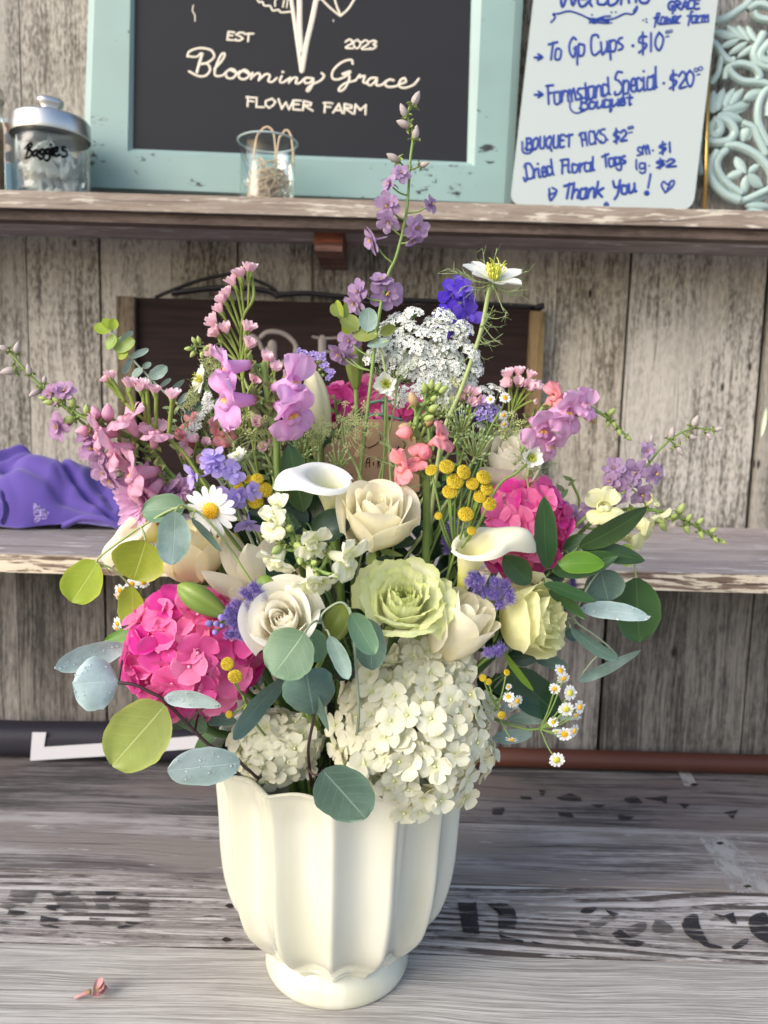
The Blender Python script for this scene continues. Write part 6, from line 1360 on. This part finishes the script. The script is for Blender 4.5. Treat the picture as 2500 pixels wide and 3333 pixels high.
branch('eucalyptus', 'single dusky round eucalyptus leaf lying against the front of the vase', [(*J(640, 960), -.15), (*J(590, 960), -.14), (*J(560, 930), -.10)], [lv(J, (645, 935), (905, 1225), 196, EUD, -.152, -.156, roll=.05, bend=.15, cup=.05)], mat_=TWIG)
branch('eucalyptus', 'slender eucalyptus sprig with paired small leaves rising upper left', tr(A, [(560, 600), (600, 620), (700, 760), (850, 920), (1000, 1060), (1130, 1200), (1300, 1500)], .01),
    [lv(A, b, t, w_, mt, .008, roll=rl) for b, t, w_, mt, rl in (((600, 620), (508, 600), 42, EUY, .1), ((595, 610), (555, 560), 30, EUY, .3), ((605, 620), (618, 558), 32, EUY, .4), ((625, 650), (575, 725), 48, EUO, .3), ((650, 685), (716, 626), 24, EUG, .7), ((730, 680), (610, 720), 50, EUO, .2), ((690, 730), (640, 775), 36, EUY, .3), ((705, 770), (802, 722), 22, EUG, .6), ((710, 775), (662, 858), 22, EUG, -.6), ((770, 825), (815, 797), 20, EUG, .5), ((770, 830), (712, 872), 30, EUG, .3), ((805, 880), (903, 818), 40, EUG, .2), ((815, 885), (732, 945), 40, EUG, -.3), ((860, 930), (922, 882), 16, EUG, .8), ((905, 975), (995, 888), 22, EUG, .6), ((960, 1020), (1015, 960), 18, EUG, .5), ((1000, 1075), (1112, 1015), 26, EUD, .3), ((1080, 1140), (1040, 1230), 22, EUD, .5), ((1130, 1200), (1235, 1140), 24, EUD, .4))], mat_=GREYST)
branch('eucalyptus', 'small eucalyptus tip with rounded leaves beside the mauve larkspur, left of the lace flower', tr(B, [(340, 500), (400, 600), (530, 680), (580, 800), (600, 1100), (620, 1500)], .0),
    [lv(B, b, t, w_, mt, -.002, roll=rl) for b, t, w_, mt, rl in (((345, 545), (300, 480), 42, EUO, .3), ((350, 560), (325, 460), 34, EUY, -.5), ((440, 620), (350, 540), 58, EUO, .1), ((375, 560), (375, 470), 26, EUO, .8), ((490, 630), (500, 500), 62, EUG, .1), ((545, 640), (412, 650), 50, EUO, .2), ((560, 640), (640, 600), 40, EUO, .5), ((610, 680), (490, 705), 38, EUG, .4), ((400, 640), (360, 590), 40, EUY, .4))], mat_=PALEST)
branch('eucalyptus', 'eucalyptus with wide blue grey leaves at the lower right, below the ruscus', tr(O, [(1000, 1340), (850, 1200), (650, 1060), (560, 1000), (300, 1150), (0, 1500)], -.05),
    [lv(O, (845, 565), (915, 850), 128, EUD, -.045, roll=.2), lv(O, (660, 920), (1282, 992), 68, EUB, -.06, roll=-.5, bend=-.4), lv(O, (575, 1085), (1005, 1372), 46, EUD, -.06, roll=.6, bend=-.5), lv(O, (635, 1568), (1208, 1290), 62, EUG, -.055, roll=.5, bend=-.3), lv(O, (250, 1360), (545, 1440), 44, EUD, -.05, roll=.5), lv(O, (500, 960), (520, 780), 30, EUD, -.04, roll=.5), lv(O, (520, 1110), (640, 1190), 36, EUD, -.04)], mat_=GREYST)
branch('eucalyptus', 'dark green eucalyptus with one big drooping leaf at the far right, before the shelf edge', tr(O, [(1160, 640), (1140, 470), (1060, 400), (900, 480), (500, 700), (200, 1000)], -.02),
    [lv(O, (1165, 640), (1190, 1215), 142, RUS, -.03, roll=.3, bend=.35, cup=.25), lv(O, (1090, 470), (1065, 330), 44, EUO, -.02), lv(O, (1130, 430), (1050, 530), 40, EUO, -.02, roll=.4)], mat_=PALEST)
branch('eucalyptus', 'eucalyptus sprig with slim grey leaves behind the feverfew at lower right', tr(O, [(640, 1900), (400, 1890), (150, 1960), (-150, 1900)], -.06),
    [lv(O, (20, 1905), (440, 1880), 50, EUG, -.065, roll=.3), lv(O, (470, 1900), (662, 1890), 24, EUB, -.07, roll=.3), lv(O, (230, 2040), (-130, 2090), 46, EUG, -.06, roll=.3), lv(O, (150, 1720), (-40, 1820), 40, EUB, -.05), lv(O, (420, 1990), (560, 2090), 40, EUG, -.05, roll=.4)], mat_=GREYST)
RK = dict(sh=(.6, .72))
branch('ruscus', 'glossy ruscus branch with long pointed leaves fanning right', tr(O, [(740, 300), (640, 370), (480, 500), (340, 640), (200, 800), (0, 1100)], -.05),
    [lv(O, (360, 560), (330, -90), 92, RUS, -.06, roll=.5, **RK), lv(O, (650, 360), (1265, 5), 84, RUS, -.055, roll=.3, bend=-.5, **RK), lv(O, (670, 370), (1240, 485), 72, RUS, -.05, roll=-.3, bend=-.5, **RK), lv(O, (470, 520), (878, 505), 78, RUB, -.075, roll=-.3, bend=-.4, **RK), lv(O, (420, 590), (1005, 440), 84, RUS, -.06, roll=.2, **RK),
     lv(O, (340, 690), (802, 855), 48, RUS, -.075, roll=-.5, bend=-.4, **RK), lv(O, (380, 750), (705, 1012), 46, RUS, -.07, roll=.6, bend=.5, **RK), lv(O, (210, 690), (-30, 440), 80, RUS, -.06, roll=.2, **RK), lv(O, (500, 400), (760, 260), 60, RUS, -.035, **RK), lv(O, (300, 640), (520, 640), 60, RUD, -.04, **RK)], r=.002, mat_=STEMD)
branch('ruscus', 'broad ruscus leaves around the white calla, one upright behind it', tr(E, [(500, 400), (520, 560), (560, 700), (640, 900), (760, 1200)], -.03),
    [lv(E, (530, 490), (440, 80), 104, RUS, -.045, roll=.35, **RK), lv(E, (585, 610), (825, 535), 108, RUD, -.07, roll=-.2, bend=-.4, **RK), lv(E, (510, 580), (185, 500), 84, RUD, -.055, roll=.3, **RK), lv(E, (520, 620), (380, 380), 110, RUD, -.035, roll=.2, **RK), lv(E, (560, 600), (650, 340), 90, RUD, -.03, roll=-.3, **RK), lv(E, (400, 960), (650, 1075), 104, EUD, -.10, roll=.2), lv(E, (440, 880), (310, 790), 90, RUD, -.08, roll=.3, **RK)], r=.002, mat_=STEMD)
branch('ruscus', 'large dark glossy leaf behind the feverfew, right of the white hydrangea', tr(O, [(20, 1480), (-150, 1600), (-300, 1900)], -.06),
    [lv(O, (10, 1470), (475, 1885), 124, RUD, -.07, roll=.1, bend=.3, sh=(.5, .55)), lv(O, (-20, 1310), (242, 1655), 24, RUB, -.095, roll=.5, bend=-.5, **RK), lv(O, (0, 1340), (300, 1350), 60, RUD, -.06, roll=.3, **RK), lv(O, (-100, 1500), (-20, 1700), 60, RUS, -.05, **RK)], r=.0016, mat_=STEMD)
branch('ruscus', 'short bright green pointed leaf poking out left of the pink hydrangea', tr(I, [(860, 110), (1000, 150), (1300, 300)], -.06), [lv(I, (870, 105), (615, 172), 62, RUB, -.065, roll=.3, **RK)], mat_=STEM)

def feather(label, x, y, Y, n, L, seed):
    random.seed(seed); path = stempath([(x, y, Y), (x * .9 + 110, y + 160, Y + .005), (1110, 2100, .0)]); root = plant('fennel_frond', label, 'foliage', path, .0010, PALEST); vis = path[:14]
    for k in range(n):
        s0 = vis[k % len(vis)]; d = vdir(rs(1), -random.uniform(.1, 1), rs(.6)).normalized(); l = L * random.uniform(.6, 1.1) * MP(x, y, Y); q = cat([s0, s0 + d * l * .5 + rv(.003), s0 + d * l + rv(.004)], 4); g = G(); g.tube(q, .0005, .0002, 4)
        for m_ in range(2, 8): e = (d + rv(.9)).normalized(); g.tube([q[m_], q[m_] + e * l * .28], .0003, .00015, 3)
        part('frond', g, NIGT, root)
feather('feathery green frond behind the lavender larkspur and the daisy', 760, 1440, -.01, 18, 130, 51)
feather('feathery green frond left of the lilac snapdragon, under its lower floret', 700, 1340, .01, 16, 120, 52)
feather('feathery green frond between the pale nigella and the white lace flower', 1290, 1230, .0, 18, 110, 53)
feather('feathery green frond around the cupped nigella at the right', 1720, 1530, -.02, 16, 110, 54)
feather('feathery green frond below the lime lace flower, before the kraft card', 1290, 1480, -.02, 12, 130, 55)
feather('feathery green frond at the upper left between the statice stalks', 600, 1380, .0, 16, 130, 56)
feather('feathery green frond above the pale cream lily, left of the daisy', 760, 1600, -.02, 14, 110, 57)
sedum('light green sedum cluster above the small coral pink snapdragon', 660, 1400, .01, 46, 52, 28, 15, 7)
sedum('light green sedum cluster right of the kraft card, beneath the white lace flower', 1430, 1330, .02, 40, 40, 26, 15, 8)
sedum('light green sedum cluster under the orchid snapdragon at the right', 1600, 1400, .02, 46, 46, 26, 15, 9)
spike('lace_flower', 'pale green lace sprig behind the daisy and the left buttons', 'lace flower', [(870, 1430, .0), (900, 1600, .0), (1000, 1900, .0)], [('umbellet', UMG, 870 + rs(70), 1400 + rs(60), -.005 + rs(.01), 14, (rs(.5), -.5, .8)) for k in range(18)], r=.0011, pr=.0004, node=(870, 1450, .0), mat_=PALEST)
spike('lace_flower', 'white lace sprig right of the coral snapdragon, above the sedum', 'lace flower', [(1600, 1330, .03), (1580, 1450, .02), (1500, 1800, .0)], [('umbellet', UMW, x, y, .025, 18, (.2, -.8, .5)) for x, y in ((1600, 1262), (1570, 1268), (1625, 1272), (1590, 1280), (1560, 1390), (1640, 1375), (1585, 1400))], r=.0011, pr=.0004)
SAGE = leaf_mat('sage_filler_leaf', '#9cb578', '#b3c48f', .5, .3, sidev=.3); MINT = leaf_mat('mint_filler_leaf', '#739a58', '#93ad74', .5, .25, sidev=.4)
def sprig(label, x, y, Y, n, L, mt, seed, lean=0):
    random.seed(seed); px = [(x, y, Y), (x - lean * .3 + 10, y + 120, Y + .004), (x * .7 + 330, y + 380, Y + .006), (1110, 2200, .0)]; path = stempath(px); root = plant('leafy_sprig', label, 'foliage', path, .0012, STEM); vis = path[:16]
    for k in range(n):
        q = k / n; yy = y + 330 * q; xx = x + (x * .7 + 330 - x) * q * .8; sd = 1 if k % 2 else -1; a = rs(.5) - .5; l = L * random.uniform(.7, 1.15) * (.6 + .6 * q)
        leafpx(root, (xx, yy, Y + .003), (xx + sd * l * math.cos(a), yy + l * math.sin(a), Y + rs(.02)), l * random.uniform(.34, .5), mt, rs(.9), (.6, .7), rs(.7), .2)
for i, (x, y, Y, mt, lb) in enumerate(((560, 1330, .015, SAGE, 'soft sage leafy sprig behind the dusty pink snapdragon'), (690, 1290, .03, MINT, 'mint green leafy sprig beneath the tall pink statice'), (820, 1270, .03, SAGE, 'soft sage leafy sprig between the two lilac floret columns'), (960, 1330, .03, MINT, 'mint green leafy sprig behind the tall yellow closed calla'), (1090, 1300, .045, SAGE, 'soft sage leafy sprig left of the kraft card'), (1390, 1340, .03, SAGE, 'soft sage leafy sprig beside the coral snapdragon stem'), (1480, 1420, .02, MINT, 'mint green leafy sprig among the golden buttons'), (1580, 1330, .04, SAGE, 'soft sage leafy sprig below the violet blue larkspur'), (1690, 1400, .03, MINT, 'mint green leafy sprig behind the orchid snapdragon'), (1860, 1560, .02, SAGE, 'soft sage leafy sprig left of the right mauve larkspur'), (470, 1520, .01, MINT, 'mint green leafy sprig over the mauve pink mum'), (1010, 1560, .0, MINT, 'mint green leafy sprig under the white calla'))):
    sprig(lb, x, y, Y, 16, 62, mt, 600 + i)
spike('statice', 'short pink statice tuft under the lilac snapdragon, right of the cut stem', 'statice', [(880, 1420, .0), (900, 1550, .0), (1000, 1900, .0)], [('floret', STA, x, y, -.005, 30, f) for x, y, f in ((895, 1208, (.3, -.7, .6)), (870, 1180, (0, -.9, .4)), (925, 1225, (.5, -.6, .5)), (834, 1378, (.2, -.3, .9)), (856, 1462, (0, -.3, .9)), (880, 1450, (.3, -.3, .8)))], r=.0013, pr=.0009, mat_=STGR, drop=.02, sag=-.05)
spike('statice', 'pink statice tuft left of the small coral snapdragon', 'statice', [(600, 1500, .0), (680, 1620, .0), (900, 1900, .0)], [('floret', STA, x, y, -.005, 28, f) for x, y, f in ((640, 1440, (-.3, -.6, .6)), (612, 1452, (-.6, -.4, .6)), (670, 1452, (.2, -.6, .7)), (625, 1478, (-.2, -.2, .9)), (655, 1490, (.2, 0, .9)))], r=.0013, pr=.0009, mat_=STGR, drop=.02, sag=-.05)
for i, (x, y, Y, r_, n, lb) in enumerate(((770, 1345, .01, 55, 16, 'pale green lace tuft behind the feathery frond, left of the cut snapdragon stem'), (1035, 1400, -.02, 40, 14, 'pale green lace tuft in front of the tall yellow closed calla'), (1480, 1290, .02, 50, 16, 'pale green lace tuft under the violet blue larkspur'), (700, 1200, .02, 45, 14, 'pale green lace tuft at the foot of the tall statice'), (1650, 1390, .015, 50, 14, 'pale green lace tuft above the white back rose'))):
    random.seed(900 + i); spike('lace_flower', lb, 'lace flower', [(x, y + r_ * .5, Y + .004), (x * .8 + 220, y + 260, Y + .004), (1110, 2000, .0)], [('umbellet', UMG, x + r_ * math.sqrt((k + .5) / n) * math.cos(k * 2.4), y + r_ * math.sqrt((k + .5) / n) * math.sin(k * 2.4), Y + rs(.008), 16, (rs(.5), -.5, .8)) for k in range(n)], r=.0011, pr=.0004, node=(x, y + r_, Y), mat_=PALEST)
DEW = NT('dew_drop'); DEW.bsdf(hx('#ffffff'), .03, None, 0, None, .6, Transmission_Weight=.7, IOR=1.33)
random.seed(5)
for o in [q for q in bpy.data.objects if q.name.startswith('leaf') and q.data and q.data.materials[0] == EUB]:
    g = G(); vs_ = [v for v in o.data.vertices]; sg = -1 if sum((v.normal.y for v in vs_)) > 0 else 1; loc = V3(o.parent.location)
    for k in range(26):
        v = random.choice(vs_); rr = random.choice((.0004, .0005, .0006, .0009)); g.ball(loc + v.co + v.normal * sg * rr * .3 + rv(.0003), rr, 6, 5)
    d_ = part('dew_drops', g, DEW, o.parent, sub=o); d_['kind'] = 'stuff'
spike('statice', 'pink statice tuft among the violet larkspur, right of the white lace flower', 'statice', [(1530, 1350, .02), (1500, 1500, .01), (1400, 1800, .0)], [('floret', STA, x, y, .015, 28, f) for x, y, f in ((1522, 1282, (-.2, -.8, .5)), (1545, 1290, (.2, -.7, .6)), (1508, 1302, (-.4, -.4, .8)), (1535, 1312, (.1, -.3, .9)), (1560, 1308, (.4, -.4, .8)))], r=.0012, pr=.0009, mat_=STGR, drop=.02, sag=-.05)
spike('verbena', 'small purple verbena head right of the pink statice and violet larkspur', 'verbena', [(1590, 1360, .02), (1560, 1500, .01), (1400, 1850, .0)], [('floret', VERB, 1585 + 42 * math.sqrt((k + .5) / 16) * math.cos(k * 2.4), 1335 + 38 * math.sqrt((k + .5) / 16) * math.sin(k * 2.4), .012, 12, (math.cos(k * 2.4) * .4, -.3, .8)) for k in range(16)], r=.0011, pr=.0004, mat_=STEMD)
spike('statice', 'pale pink statice tuft in the gap above the white calla', 'statice', [(1000, 1400, .01), (1010, 1550, .0), (1080, 1850, .0)], [('floret', STA, x, y, .0, 25, f) for x, y, f in ((960, 1372, (-.3, -.7, .6)), (985, 1360, (0, -.9, .4)), (1010, 1376, (.3, -.6, .7)), (978, 1392, (0, -.3, .9)))], r=.0012, pr=.0008, mat_=STGR, drop=.02, sag=-.05)
# ---- kraft card on its pick
KRAFT = plain('kraft_card', '#a48468', .8, nscale=60, namt=.12)
tY = .015
card = thing('gift_card', 'brown kraft gift card with black handwriting on a green plastic pick', 'card', P(1210, 1560, tY))
q = [P(x, y, tY) for x, y in ((1064, 1446), (1110, 1428), (1186, 1362), (1338, 1374), (1364, 1470), (1366, 1600), (1062, 1600), (1054, 1464))]
g = G(); g.prism(q, [p + V3((0, .0008, 0)) for p in q]); part('card', g, KRAFT, card, False)
PICK = plain('grey_green_plastic', '#5f7d72', .35)
g = G(); g.tube([P(1246, 1295, tY + .004), P(1246, 1370, tY + .004), P(1240, 2100, tY + .004)], .0016, .0016, 8); part('pick_stem', g, PICK, card)
for a, b in (((1200, 1312), (1300, 1312)), ((1188, 1350), (1312, 1368))): g = G(); g.tube(cat([P(*a, tY + .002), P((a[0] + b[0]) / 2, (a[1] + b[1]) / 2 - 8, tY + .002), P(*b, tY + .002)], 5), .0017, .0012, 8); part('pick_prong', g, PICK, card)
for st in (((868, 785), (880, 830), (865, 860), (830, 905), (760, 940), (720, 950), (690, 920)), ((940, 870), (950, 900)), ((1005, 1005), (1010, 975), (1040, 965), (1045, 1010), (1060, 1015)), ((1062, 1020), (1075, 970), (1078, 1030)), ((1080, 1020), (1095, 930), (1120, 1000), (1155, 960), (1172, 900), (1150, 868)), ((590, 880), (600, 910), (640, 930)),
           ((705, 1190), (705, 1120), (740, 1065), (748, 1180)), ((715, 1130), (755, 1125)), ((790, 1110), (795, 1160)), ((850, 1070), (848, 1190)), ((900, 1090), (855, 1130), (890, 1185)), ((1110, 1075), (1130, 1065), (1128, 1100), (1110, 1125)), ((505, 1260), (530, 1300)), ((500, 1290), (540, 1265))):
    g = G(); stroke(g, [Q(*p) for p in st], 2.2, tY - .0002); part('handwriting', g, BLK, card)
